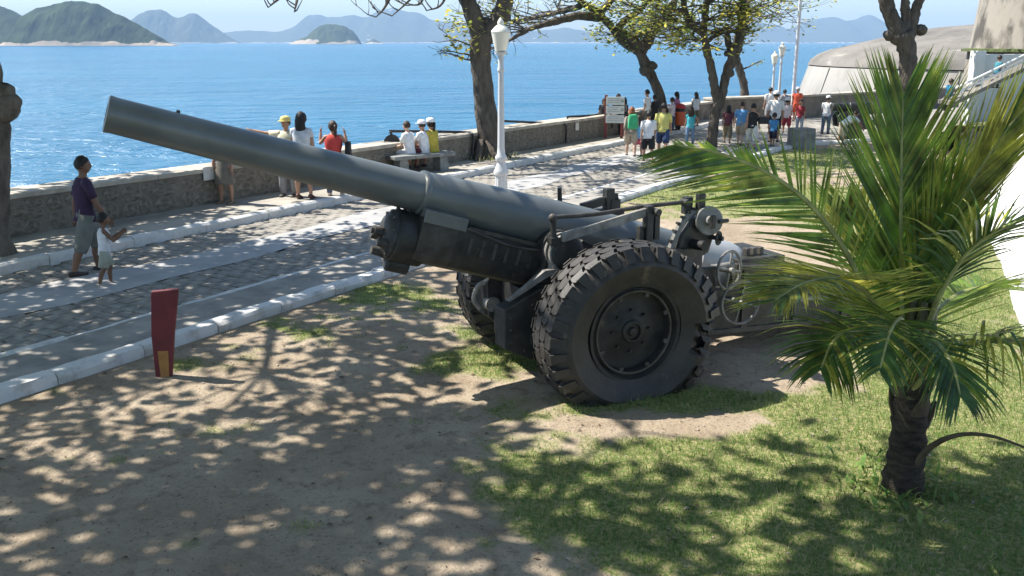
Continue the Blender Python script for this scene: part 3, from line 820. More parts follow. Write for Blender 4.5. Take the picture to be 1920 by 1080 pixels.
# cradle: long trough under the barrel
sec = [(-.25, -.19), (.25, -.19), (.262, -.30), (.25, -.50), (.19, -.60), (.08, -.64), (-.08, -.64), (-.19, -.60), (-.25, -.50), (-.262, -.30)]
b = MB(); b.loft([[Bq(u, y, v) for y, v in sec] for u in (-1.0, 0.0, 0.7, 1.34)])
cradle = b.build('cradle', M_GUND, gun, smooth=True)
b = MB(); b.loft([[Bq(u, y * 1.0 + (.006 if y > 0 else -.006), v) for y, v in sec] for u in (0.97, 1.33)]); b.build('cradle_cover', M_GUNR, cradle, smooth=True)
for i in range(6):
    b = MB(); q = Bq(.82 - i * .13, .258, -.36); b.box(q, (.035, .02, .16), Matrix.Rotation(-EL, 3, 'Y').to_quaternion()); b.build('cradle_rib', M_GUNR, cradle)
for sy in (-1, 1):
    b = MB(); b.loft([[Bq(u, sy * y, v) for y, v in ((.10, -.24), (.275, -.235), (.27, -.115), (.15, -.10))] for u in (.90, 1.33)]); b.build('slide_guide', M_GUN, cradle, bevel=.006)
    b = MB(); b.loft([[Bq(u, sy * y, v) for y, v in ((.20, -.215), (.272, -.215), (.272, -.18), (.20, -.18))] for u in (-.95, .88)]); b.build('slide_rail', M_GUNR, cradle)
b = MB(); b.loft([[Bq(u, y, v) for y, v in ((-.13, -.22), (.13, -.22), (.17, -.12), (-.17, -.12))] for u in (1.18, 1.34)]); b.build('barrel_yoke', M_GUND, cradle)
# recuperator head in front of the cradle
c0 = Bq(0, 0, -.44)
b = MB(); b.lathe(c0, AXB, [(1.20, .245), (1.36, .252), (1.50, .25), (1.515, .235), (1.535, .235), (1.55, .21), (1.585, .17), (1.60, .10), (1.60, .01)], 40, ref=UPB)
head = b.build('recuperator_head', M_GUND, gun, smooth=True)
for i in range(10):
    a = 2 * math.pi * i / 10; d = UPB * math.cos(a) + Vector((0, 1, 0)) * math.sin(a)
    b = MB(); p = c0 + AXB * 1.53 + d * .212; b.cyl(p, p + AXB * .035, .020, .017, 6); b.build('bolt', M_GUNR, head)
b = MB(); b.cyl(c0 + AXB * 1.60, c0 + AXB * 1.68, .055, .045, 12); b.cyl(c0 + AXB * 1.68, c0 + AXB * 1.71, .03, .028, 8); b.build('filling_plug', M_GUNR, head, smooth=True)
for sy, vv in ((-.12, -.05), (.12, -.08), (0, -.18)):
    b = MB(); p = c0 + AXB * 1.56 + Vector((0, sy, 0)) + UPB * vv; b.cyl(p, p + AXB * .10, .048, .04, 10); b.build('valve_cap', M_GUNR, head, smooth=True)
b = MB(); b.torus(Bq(1.47, 0, -.165), (0, 1, 0), .042, .017, 20, 8); b.build('lifting_eye', M_GUND, head, smooth=True)
b = MB(); b.torus(Bq(1.37, .05, -.165), (0, 1, 0), .042, .017, 20, 8); b.build('lifting_eye', M_GUND, head, smooth=True)
b = MB(); b.lathe(Bq(1.28, 0, -.70), AXB, [(0, .05), (0, .085), (.20, .085), (.22, .06)], 20); b.build('drain_boss', M_GUND, head, smooth=True)
# trunnions, straps and levers on both sides
TR = Vector((.31, 0, 1.31))
for sy in (1, -1):
    b = MB(); b.lathe(TR + Vector((0, sy * .24, 0)), (0, sy, 0), [(0, .19), (.14, .19), (.15, .165), (.30, .165), (.315, .15), (.32, .12), (.322, .01)], 32)
    tr_ = b.build('trunnion', M_GUND, gun, smooth=True)
    for k, yy in enumerate((.41, .50)):
        b = MB(); b.lathe(TR + Vector((0, sy * yy, 0)), (0, sy, 0), [(0, .166), (0, .182), (.04, .182), (.04, .166)], 32, closed=True); b.build('strap', M_GUNP if sy > 0 else M_GUND, tr_, smooth=True)
    b = MB(); b.bar(TR + Vector((.15, sy * .50, -.02)), Vector((.47, sy * .52, 1.15)), .05, .035); b.bar(Vector((.44, sy * .52, 1.22)), Vector((.44, sy * .52, 1.08)), .05, .035, up=(1, 0, 0))
    b.build('strap_link', M_GUNP, tr_)
    b = MB(); b.prism([(.40, 1.175), (.55, 1.165), (.62, 1.12), (.93, .91), (.91, .90), (.52, 1.10), (.38, 1.135)], sy * .50, sy * .56); b.build('clamp_blade', M_GUNP, gun, bevel=.005)
# carriage cheeks and trail
cheek = [(.74, .48), (.76, .86), (.70, .98), (.50, 1.16), (.48, 1.34), (.36, 1.16), (.26, 1.16), (.14, 1.34), (.08, 1.40), (-.12, 1.30), (-.7, 1.04), (-1.22, .98), (-1.28, .74), (-1.74, .72), (-1.78, .98), (-2.5, .90), (-4.5, .30), (-4.5, .10), (-3.2, .18), (-1.6, .22), (-.6, .26), (.2, .30), (.55, .34)]
for sy in (1, -1):
    b = MB(); b.prism(cheek, sy * .36, sy * .43); ck = b.build('carriage_cheek', M_GUND, gun, bevel=.008)
    b = MB(); b.bar((-1.80, sy * .445, .94), (-2.45, sy * .445, .88), .03, .05); b.bar((-2.45, sy * .445, .87), (-4.45, sy * .445, .28), .03, .05); b.bar((-.6, sy * .445, .30), (-4.3, sy * .445, .16), .03, .05); b.build('trail_flange', M_GUNR, ck)
    for x in (-1.9, -2.6, -3.3):
        z1 = float(np.interp(x, [-4.5, -2.5, -1.7], [.30, .90, .98])) - .06; z0 = float(np.interp(x, [-3.2, -1.6], [.19, .24])) + .04
        b = MB(); b.bar((x, sy * .44, z0), (x, sy * .44, z1), .08, .025, up=(0, 1, 0)); b.build('trail_rib', M_GUNR, ck)
b = MB(); b.box((.58, 0, .72), (.05, .72, .34)); b.build('front_transom', M_GUND, gun, bevel=.006)
b = MB(); b.loft([[(.98, .60, .46), (.98, .60, .84), (.62, .60, 1.0), (.35, .60, 1.02), (.35, .60, .34), (.72, .60, .32)], [(1.0, .40, .46), (1.0, .40, .84), (.62, .43, 1.0), (.35, .43, 1.02), (.35, .43, .34), (.72, .40, .32)]]); b.build('side_bracket', M_GUND, gun, bevel=.01)
b = MB(); b.loft([[(.78, -.60, .50), (.78, -.60, .80), (.52, -.60, .92), (.30, -.60, .92), (.30, -.60, .40), (.6, -.60, .36)], [(.76, -.43, .50), (.76, -.43, .80), (.52, -.43, .92), (.30, -.43, .92), (.30, -.43, .40), (.6, -.43, .36)]]); b.build('side_bracket', M_GUND, gun, bevel=.01)
b = MB(); b.box((.25, 0, .44), (.9, .70, .26)); b.build('axle_box', M_GUND, gun, bevel=.02)
b = MB(); b.box((.35, 0, .32), (.50, .9, .08)); b.build('turntable_plate', M_GUND, gun, bevel=.02)
b = MB(); b.box((-3.0, 0, .42), (2.2, .70, .05), Matrix.Rotation(-R(13), 3, 'Y').to_quaternion()); b.build('trail_floor', M_GUND, gun)
b = MB(); b.box((-2.15, 0, .955), (.62, .74, .10)); b.build('trail_platform', M_GUND, gun, bevel=.01)
for x in (-2.05, -2.14, -2.23):
    b = MB(); b.box((x, .22, 1.045), (.05, .08, .09)); b.build('platform_lug', M_GUNR, gun, bevel=.01)
b = MB(); b.box((-2.55, .49, .70), (.24, .10, .40)); b.build('tool_box', M_GUNP, gun, bevel=.01)
b = MB(); b.bar((-2.05, .47, .62), (-3.7, .47, .38), .05, .04); b.build('trail_lever', M_GUNP, gun)
b = MB(); b.prism([(-4.4, .28), (-4.7, .22), (-4.75, .02), (-4.3, .02)], -.42, .42); b.build('trail_spade', M_GUND, gun, bevel=.01)
b = MB(); b.torus((-4.85, 0, .2), (0, 0, 1), .10, .03, 24, 8); b.build('towing_eye', M_GUND, gun, smooth=True)
# axle and far-side brake gear
b = MB(); b.cyl((-.10, -1.05, .64), (-.10, 1.05, .64), .075, n=24); b.box((-.10, 0, .64), (.26, 1.5, .24)); b.build('axle', M_GUND, gun, smooth=True)
b = MB(); b.tube(curve_pts([(.72, -.42, .86), (.82, -.46, .80), (.86, -.48, .66), (.80, -.46, .56)], 14), .028, 8); b.build('brake_lever', M_GUNP, gun, smooth=True)
b = MB(); b.lathe((.70, -.44, .62), (0, 1, 0), [(0, .01), (0, .08), (.10, .08), (.10, .01)], 18); b.build('brake_drum_cap', M_GUNP, gun, smooth=True)
# sight bars on the near side
b = MB(); b.tube(curve_pts([(.47, .55, 1.67), (.0, .55, 1.668), (-.45, .55, 1.70), (-1.0, .55, 1.715)], 16), .022, 10); b.ball((.47, .55, 1.665), .042); b.build('sight_rod', M_GUNR, gun, smooth=True)
b = MB(); b.cyl((.46, .55, 1.40), (.46, .55, 1.66), .032, .028, 12); b.box((.46, .55, 1.45), (.09, .09, .06)); b.build('rod_post', M_GUND, gun, smooth=True)
b = MB(); b.bar((.40, .60, 1.48), (-.56, .60, 1.665), .05, .085); b.build('link_bar', M_GUNP, gun, bevel=.006)
b = MB(); b.box((-.54, .60, 1.54), (.075, .09, .36)); b.box((-.63, .60, 1.50), (.06, .07, .24)); b.box((-.47, .58, 1.44), (.05, .07, .16)); b.cyl((-.60, .60, 1.66), (-.60, .70, 1.66), .035, n=12); b.build('bar_bracket', M_GUND, gun, bevel=.006)
b = MB(); b.box((-1.02, .55, 1.68), (.08, .09, .17)); b.cyl((-1.0, .50, 1.715), (-1.0, .61, 1.715), .04, n=14); b.build('rod_end_block', M_GUND, gun, bevel=.006)
b = MB(); b.tube(curve_pts([(-.80, .60, 1.22), (-.88, .60, 1.42), (-.97, .60, 1.55), (-1.10, .60, 1.625), (-1.24, .60, 1.63)], 18), [(.03, .035)] * 18, 8); b.build('elevation_arc', M_GUNP, gun, smooth=True)
for i in range(9):
    t = i / 8; p = curve_pts([(-.80, .60, 1.22), (-.88, .60, 1.42), (-.97, .60, 1.55), (-1.10, .60, 1.625), (-1.24, .60, 1.63)], 9)[i]
    b = MB(); b.box(p + Vector((.03, 0, .025)), (.022, .06, .022)); b.build('arc_tooth', M_GUND, gun)
b = MB(); b.prism([(-.84, 1.15), (-.92, 1.40), (-1.05, 1.56), (-1.22, 1.58), (-1.32, 1.42), (-1.25, 1.20), (-1.05, 1.10)], .50, .64); b.box((-.95, .57, 1.10), (.40, .22, .34)); b.build('sight_bracket', M_GUND, gun, bevel=.012)
b = MB(); b.lathe((-1.19, .68, 1.535), (.20, .95, .15), [(-.05, .03), (-.05, .06), (0, .06), (0, .135), (.01, .145), (.03, .145), (.04, .135), (.044, .05), (.09, .045), (.10, .01)], 32); disc = b.build('sight_dial', M_GUNP, gun, smooth=True)
b = MB(); b.box((-1.16, .80, 1.545), (.05, .04, .13)); b.cyl((-1.22, .81, 1.545), (-1.34, .80, 1.545), .022, n=10); b.build('dial_pointer', M_GUND, disc, bevel=.006)
b = MB(); b.box((-1.13, .62, 1.72), (.075, .075, .17)); b.cyl((-1.13, .62, 1.80), (-1.13, .62, 1.83), .025, n=10); b.build('sight_post', M_GUND, gun, bevel=.008)
b = MB(); b.cyl((-1.04, .60, 1.30), (-1.08, .80, 1.31), .05, n=18); b.build('sight_tube', M_BORE, gun, smooth=True)
def handwheel(c, nrm, r, rim, spokes, m, shaft):
    w = MB(); nrm = Vector(nrm).normalized(); c = Vector(c)
    w.torus(c, nrm, r, rim, 36, 8)
    x = nrm.orthogonal().normalized(); y = nrm.cross(x)
    for i in range(spokes):
        a = 2 * math.pi * i / spokes + .5; d = x * math.cos(a) + y * math.sin(a)
        w.tube([c, c + d * r], [rim * .95, rim * .8], 8)
    w.tube([c - nrm * shaft, c + nrm * .05], [rim * 1.9, rim * 1.9], 12)
    return w.build('handwheel', m, gun, smooth=True)
handwheel((-1.30, .72, 1.355), (-.5, .85, 0), .062, .012, 4, M_GUND, .12)
handwheel((-1.56, .58, .97), (-.30, .95, .05), .20, .016, 4, M_GUNP, .30)
handwheel((-1.62, .72, .65), (.05, 1.0, .05), .225, .015, 4, M_GUNP, .32)
b = MB(); b.cyl((-1.30, .52, .99), (-1.62, .56, 1.02), .035, n=12); b.build('handwheel_shaft', M_GUNP, gun, smooth=True)
b = MB(); b.box((-1.22, .50, .86), (.36, .18, .34)); b.cyl((-1.15, .56, 1.13), (-1.15, .56, 1.18), .07, .04, 14); b.box((-1.5, .49, .66), (.3, .12, .22)); b.build('elevating_gearbox', M_GUND, gun, bevel=.015)
b = MB(); b.ball((-1.02, .52, 1.14), (.075, .06, .05)); b.build('oil_cap', M_GUNP, gun, smooth=True)
# brackets on the far side that rise over the barrel
b = MB(); b.cyl((-.16, -.52, 1.40), (-.14, -.52, 1.76), .028, .024, 10); b.build('far_post', M_GUND, gun, smooth=True)
b = MB(); b.bar((-.40, -.52, 1.53), (-.85, -.52, 1.62), .06, .09); b.box((-.74, -.52, 1.60), (.10, .10, .24)); b.box((-.80, -.52, 1.52), (.12, .12, .16)); b.build('far_sight_bracket', M_GUND, gun, bevel=.008)
b = MB(); b.box((-.45, -.50, 1.30), (.9, .12, .40)); b.build('far_bracket_base', M_GUND, gun, bevel=.01)

# wheels
M_RIMD = mat('rim_dark_paint', (.024, .025, .024), .6, var=.3, scale=6, bump=.3, bscale=40)
def wheel(yc, side, damaged):
    w = empty('wheel'); w.parent = gun; w.location = (-.10, yc, .64)
    RT = .722; n = 96
    prof = [(-.150, .445), (-.165, .47), (-.192, .53), (-.204, .60), (-.196, .655), (-.178, .695), (-.15, .712), (-.08, RT), (0, RT + .003), (.08, RT), (.15, .712), (.178, .695), (.196, .655), (.204, .60), (.192, .53), (.165, .47), (.150, .445)]
    b = MB(); rings = []
    w.scale = (1.0, 1.03, 1.0)
    GR = lambda r_: .455 + (r_ - .445) * 1.275 if r_ > .445 else r_ + .01
    dang = math.atan2(-.16, -.80)               # direction (x,z) of the torn shoulder
    for y, r in prof:
        ring = []
        for j in range(n):
            a = 2 * math.pi * j / n; rr = GR(r); yy = y * (1.0 + .22 * math.exp(-((r - .60) / .07) ** 2))
            da = (a - dang + math.pi) % (2 * math.pi) - math.pi
            if damaged and y > .07 and abs(da) < .24 and r > .57:
                rr = GR(r) - .10 - .03 * math.sin(j * 2.7); yy = y - .07 - .02 * math.cos(j * 1.9)
            z = rr * math.sin(a); x = rr * math.cos(a)
            bul = max(0.0, -z - .40); yy *= 1 + bul * .45
            ring.append(Vector((x, yy, z if z > -.56 else -.56 - .07 * math.tanh((-z - .56) / .07))))
        rings.append(ring)
    b.loft(rings, False, False)
    # tread blocks
    K = 32
    def block(poly, r0, r1, ph):
        pts0 = []; pts1 = []
        for y, t in poly:
            a = ph + t; rb = GR(r0(y)); rt = GR(r1(y))
            pts0.append((rb * math.cos(a), y, rb * math.sin(a))); pts1.append((rt * math.cos(a), y, rt * math.sin(a)))
        P = pts0 + pts1; k = len(poly)
        P = [(x, y * (1 + .45 * max(0, -z - .40)), z if z > -.57 else -.57 - .075 * math.tanh((-z - .57) / .075)) for x, y, z in P]
        b.add(P, [tuple(range(k, 2 * k))] + [(i, (i + 1) % k, k + (i + 1) % k, k + i) for i in range(k)])
    st = 2 * math.pi / K; lo = lambda y: .702; hi = lambda y: .744 - .25 * max(0, abs(y) - .12) ** 1.0
    for i in range(K):
        ph = i * st; tj = rng.uniform(-.006, .006)
        z_ = [(-.100, -.30), (-.056, -.50), (-.006, -.36), (-.006, .44), (-.056, .28), (-.100, .46)]
        block([(y, t * st) for y, t in z_], lo, hi, ph + tj)
        block([(-y, t * st) for y, t in reversed(z_)], lo, hi, ph + st * .5 + tj)
        da = (ph + st * .25 - dang + math.pi) % (2 * math.pi) - math.pi
        for sy in (-1, 1):
            if damaged and sy > 0 and abs(da) < .25: continue
            pl = [(sy * .108, -.40 * st), (sy * .150, -.50 * st), (sy * .180, -.40 * st), (sy * .180, .36 * st), (sy * .150, .28 * st), (sy * .108, .44 * st)]
            if sy < 0: pl = pl[::-1]
            block(pl, lo, hi, ph + st * (.25 if sy > 0 else .75))
            # lug running a little way down the shoulder
            a0, a1 = ph + st * (.25 - .30 if sy > 0 else .75 - .30), ph + st * (.25 + .24 if sy > 0 else .75 + .24)
            P = []
            for r_, y_ in ((.740, .172), (.737, .196), (.690, .222), (.640, .250), (.65, .20), (.70, .16)):
                for a in (a0, a1):
                    zz = GR(r_) * math.sin(a); zz = zz if zz > -.565 else -.565 - .075 * math.tanh((-zz - .565) / .075); P.append((GR(r_) * math.cos(a), sy * y_ * (1 + .45 * max(0, -zz - .40)), zz))
            b.add(P, [(0, 2, 3, 1), (2, 4, 5, 3), (4, 6, 7, 5), (0, 10, 8, 6, 4, 2), (1, 3, 5, 7, 9, 11)])
    ty = b.build('tyre', M_RUB, w, smooth=True, fix=True); ty.scale = (1.10, 1, 1)
    if damaged:
        b = MB(); rr = random.Random(3)
        for k in range(3):                         # loose rubber flaps round the tear
            a = dang - .2 + k * .17; r0 = .69 + .02 * k
            c = Vector((r0 * math.cos(a), .175, r0 * math.sin(a)))
            b.loft([[c + Vector((rr.uniform(-.01, .01), -.02, 0)), c + Vector((.05, .0, .02)), c + Vector((.04, .03, -.04)), c + Vector((-.02, .02, -.03))], [c + Vector((-.07, -.01, -.05)), c + Vector((-.04, .015, -.02)), c + Vector((-.03, .03, -.07)), c + Vector((-.08, .01, -.07))]])
        b.build('torn_rubber', M_RUB, ty)
    b = MB(); s = side
    b.lathe((0, 0, 0), (0, s, 0), [(-.16, .40), (-.165, .47), (-.15, .48), (-.13, .44), (.13, .44), (.146, .486), (.160, .482), (.154, .45), (.120, .44), (.105, .42), (.110, .405), (.125, .398), (.125, .386), (.04, .375), (.03, .30), (.06, .16), (.085, .13), (.09, .02)], 64)
    rim = b.build('rim', M_RIMD, w, smooth=True)
    b = MB(); b.lathe((0, 0, 0), (0, s, 0), [(.118, .384), (.134, .388), (.136, .404), (.120, .410)], 64, closed=True)
    for i in range(8):
        a = 2 * math.pi * i / 8 + .35
        b.box((.378 * math.cos(a), s * .12, .378 * math.sin(a)), (.055, .022, .04), Matrix.Rotation(-a, 3, 'Y').to_quaternion())
    b.build('lock_ring', M_GUNR, w, smooth=True)
    b = MB(); b.lathe((0, 0, 0), (0, s, 0), [(.03, .115), (.10, .112), (.112, .10), (.112, .082), (.09, .078), (.09, .045), (.115, .036), (.12, .005)], 36); b.build('hub', M_RIMD, w, smooth=True)
    for i in range(8):
        a = 2 * math.pi * i / 8; p = Vector((.20 * math.cos(a), s * .05, .20 * math.sin(a)))
        b = MB(); b.cyl(p, p + Vector((0, s * .03, 0)), .014, n=6); b.build('wheel_nut', M_RIMD, w)
    return w
wheel(1.0, 1, True)
wheel(-0.95, -1, False)

# rivets and bolts on the near bracket, the cradle and the cheeks
for (x, y, z) in [(.92, .605, .52), (.92, .605, .64), (.92, .605, .76), (.78, .605, .42), (.66, .605, .38), (.70, .605, .86), (.58, .605, .94), (.48, .605, .95)]:
    b = MB(); b.ball((x, y, z), (.016, .010, .016), 8, 5); b.build('rivet', M_GUNR, gun, smooth=True)
for i in range(7):
    p = Bq(1.30 - i * .055, .268, -.53); b = MB(); b.ball(p, (.012, .008, .012), 8, 5); b.build('rivet', M_GUNR, gun, smooth=True)
for i in range(12):
    x = -1.85 - i * .2; z = float(np.interp(x, [-4.5, -2.5, -1.8], [.25, .84, .92])); b = MB(); b.ball((x, .462, z), (.013, .008, .013), 8, 5); b.build('rivet', M_GUNR, gun, smooth=True)
b = MB(); b.tube(curve_pts([Bq(.9, .27, -.20), Bq(.4, .30, -.26), Bq(-.1, .33, -.22), Bq(-.5, .36, -.30)], 16), .012, 6); b.build('grease_pipe', M_GUNR, gun, smooth=True)

# ================================================================== PALM
M_FR = [mat('palm_leaflet', (0.190, 0.295, 0.046), 0.30, var=0.3, scale=6, trans=0.58), mat('palm_leaflet_yellow', (0.42, 0.43, 0.085), 0.32, var=0.3, scale=6, trans=0.58),
        mat('palm_leaflet_deep', (0.085, 0.165, 0.042), 0.35, var=0.25, scale=6, trans=0.4)]
M_RACH = mat('palm_rachis', (0.36, 0.36, 0.12), 0.5, var=0.2, scale=8)
M_PTR = mat('palm_trunk_fibre', (0.062, 0.046, 0.031), 0.95, var=0.35, scale=9, bump=1.0, bscale=40, stretch=(1, 1, 3))
M_DEAD = mat('dead_palm_stalk', (0.105, 0.078, 0.045), 0.8, var=0.2, scale=9)
PB = G(1690, 928); PB.z = 0.0
palm = empty('palm_tree', PB); tag(palm, 'young coconut palm with arching fronds on the lawn at right', 'palm tree')
def leaflet(b, p, d, nrm, L_, w, droop, curl=0.0):
    """narrow folded blade: two strips with a raised midrib"""
    d = d.normalized(); sd = d.cross(nrm)
    if sd.length < 1e-3: sd = d.orthogonal()
    sd.normalize(); up = sd.cross(d).normalized()
    V = []; k = 5; pos = p.copy(); dd = d.copy()
    for i in range(k):
        t = i / (k - 1)
        ww = w * (0.55 + 1.0 * t if t < .3 else (1.0 - t) / .7 * .85 + .02) * .5
        V += [pos - sd * ww - up * ww * .45, pos, pos + sd * ww - up * ww * .45]
        dd = (dd + Vector((0, 0, -droop * (0.25 + t)))).normalized()
        up = (up - dd * up.dot(dd)).normalized()
        pos = pos + dd * (L_ / (k - 1))
    f = []
    for i in range(k - 1):
        a = i * 3; f += [(a, a + 1, a + 4, a + 3), (a + 1, a + 2, a + 5, a + 4)]
    b.add(V, f)
def frond(ctrl, nrm, pairs=48, L0=.85, lean=.75, side=.65, droop=.06, w=.030, mi=0, start=.22, lab=None, sidebias=(1, 1), gap=0.0, seed=0, upfade=2.0, upgap=0.0):
    r = random.Random(seed)
    P = curve_pts([AT(*c) - PB for c in ctrl], 40)
    b = MB()
    for i in range(pairs):
        t = start + (1 - start) * (i / (pairs - 1)) ** .95
        f = t * 39; a = min(int(f), 38); p = P[a].lerp(P[a + 1], f - a); T = (P[min(a + 2, 39)] - P[max(a - 1, 0)]).normalized()
        N_ = Vector(nrm); N_ = (N_ - T * N_.dot(T)).normalized(); S_ = T.cross(N_)
        Lt = L0 * (math.sin(math.pi * min(1, .22 + .62 * (t - start) / (1 - start) + .0)) ** .6) * (1 - .42 * max(0, (t - .55) / .45) ** 1.5)
        ln = lean + .55 * max(0, t - .45)
        for sgn, bias in ((1, sidebias[0]), (-1, sidebias[1])):
            if r.random() < gap or bias == 0: continue
            if sgn > 0 and r.random() < upgap: continue
            if sgn > 0 and t > upfade: bias = bias * max(.35, 1 - (t - upfade) * 4)
            d = T * (ln + r.uniform(-.07, .07)) + S_ * (sgn * side * (1.05 - .3 * t) + r.uniform(-.05, .05)) + N_ * (.16 + r.uniform(-.08, .08))
            b.mi = mi if r.random() < .64 else r.choice((0, 1, 1, 2))
            leaflet(b, p, d, N_, Lt * bias * r.uniform(.88, 1.08), w * r.uniform(.85, 1.15), droop * r.uniform(.6, 1.5))
    o = b.build('frond', M_FR, palm, smooth='full', fix=False)
    rb = MB(); rb.tube(P, [(.026 * (1 - .85 * i / 39) + .003, .020 * (1 - .85 * i / 39) + .003) for i in range(40)], 7); rb.build('rachis', M_RACH, o, smooth=True)
    if lab: o['label'] = lab
    return o
TOC = (0, -1, .25)
frond([(1692, 690, 6.30), (1690, 560, 6.36), (1689, 430, 6.45), (1690, 300, 6.54), (1693, 185, 6.62)], TOC, 92, .98, .88, .56, .004, .034, 0, .08, seed=1)
frond([(1710, 690, 6.32), (1722, 570, 6.38), (1762, 445, 6.42), (1838, 315, 6.42), (1955, 150, 6.40)], TOC, 84, .92, .95, .33, .008, .032, 1, .12, seed=2)
frond([(1672, 690, 6.28), (1640, 600, 6.22), (1590, 480, 6.12), (1520, 385, 6.02), (1440, 325, 5.93), (1350, 288, 5.88), (1268, 272, 5.85)], TOC, 78, .84, .74, .64, .014, .027, 0, .12, sidebias=(.62, 1.0), seed=3, upfade=.58, upgap=.45)
frond([(1680, 720, 6.25), (1660, 620, 6.05), (1628, 552, 5.72), (1585, 524, 5.45), (1515, 530, 5.15), (1455, 562, 4.98)], (0, .12, 1), 78, .66, .55, .78, .12, .032, 1, .26, seed=4)
frond([(1715, 680, 6.28), (1760, 560, 6.15), (1810, 478, 6.0), (1870, 432, 5.85), (1950, 402, 5.7)], (0, .2, 1), 50, .72, .45, .60, .30, .030, 2, .30, seed=5, gap=.1)  # drooping right frond: its shade is put into the deep leaflet colour
frond([(1712, 730, 6.22), (1765, 672, 6.05), (1830, 645, 5.85), (1900, 642, 5.7), (1980, 665, 5.55)], (0, .1, 1), 50, .68, .16, .26, 1.0, .032, 1, .25, seed=6, gap=.06)
frond([(1690, 720, 6.2), (1720, 650, 5.95), (1755, 645, 5.7), (1785, 685, 5.5), (1800, 740, 5.4)], (0, -.2, 1), 44, .52, .45, .60, .34, .030, 2, .25, seed=7, gap=.08)
frond([(1672, 710, 6.22), (1625, 640, 6.0), (1590, 622, 5.8), (1560, 645, 5.65), (1540, 690, 5.5)], (0, -.2, 1), 46, .58, .45, .62, .28, .030, 2, .22, seed=8)
frond([(1718, 660, 6.42), (1760, 580, 6.75), (1830, 540, 7.1), (1925, 545, 7.4)], (0, .2, 1), 50, .80, .60, .70, .07, .028, 0, .15, seed=9)
frond([(1668, 650, 6.45), (1640, 540, 6.75), (1610, 450, 7.0), (1590, 390, 7.2)], TOC, 40, .70, .75, .55, .04, .028, 1, .2, seed=10)
frond([(1695, 710, 6.15), (1700, 640, 5.85), (1690, 600, 5.5), (1670, 620, 5.15), (1650, 690, 4.9)], (0, -.3, 1), 40, .52, .45, .70, .22, .030, 2, .30, seed=11)
frond([(1665, 690, 6.35), (1600, 590, 6.45), (1530, 540, 6.5), (1480, 530, 6.5), (1440, 540, 6.5)], (0, .1, 1), 44, .50, .6, .66, .10, .027, 0, .22, seed=12)
# trunk with boots, sheaths and one dead stalk
b = MB(); rt = random.Random(2); rings = []
H_TR = .98
for i in range(15):
    t = i / 14; z = -.05 + t * H_TR
    rr = (.132 - .018 * t + .05 * max(0, .3 - t) * 3.3 * .6) + (.012 if i % 2 else -.006)
    rings.append([Vector((rr * math.cos(a) * rt.uniform(.93, 1.07), rr * math.sin(a) * rt.uniform(.93, 1.07), z + rt.uniform(-.012, .012))) for a in [2 * math.pi * j / 18 for j in range(18)]])
b.loft(rings); b.build('trunk', M_PTR, palm, smooth='full')
for i in range(7):
    a = i * 2.4; z = .56 + i * .06; d = Vector((math.cos(a), math.sin(a), 0))
    b = MB(); b.tube([d * .10 + Vector((0, 0, z)), d * .14 + Vector((0, 0, z + .09)), d * .165 + Vector((0, 0, z + .18 + rt.uniform(0, .06)))], [(.07, .03), (.05, .022), (.022, .010)], 8, ref=Vector((-d.y, d.x, 0))); b.build('leaf_base', M_DEAD if i < 5 else M_RACH, palm, smooth=True)
b = MB()
for i in range(5):
    a = i * 1.3 + .4; d = Vector((math.cos(a), math.sin(a), 0)); b.tube([d * .03 + Vector((0, 0, .80)), d * .06 + Vector((0, 0, 1.15)), d * .07 + Vector((0, 0, 1.5))], [(.09, .07), (.07, .05), (.035, .025)], 10)
b.build('crown_sheath', mat('palm_sheath', (0.16, 0.15, 0.06), .7, var=.3, scale=9), palm, smooth=True)
b = MB(); b.tube(curve_pts([AT(1716, 872, 6.2) - PB, AT(1745, 838, 6.1) - PB, AT(1795, 816, 5.95) - PB, AT(1860, 818, 5.8) - PB, AT(1945, 848, 5.6) - PB], 24), [.028 - .022 * i / 23 for i in range(24)], 8); ds = b.build('dead_stalk', M_DEAD, palm, smooth=True); ds['label'] = 'bare brown leaf stalk arching out at the foot'

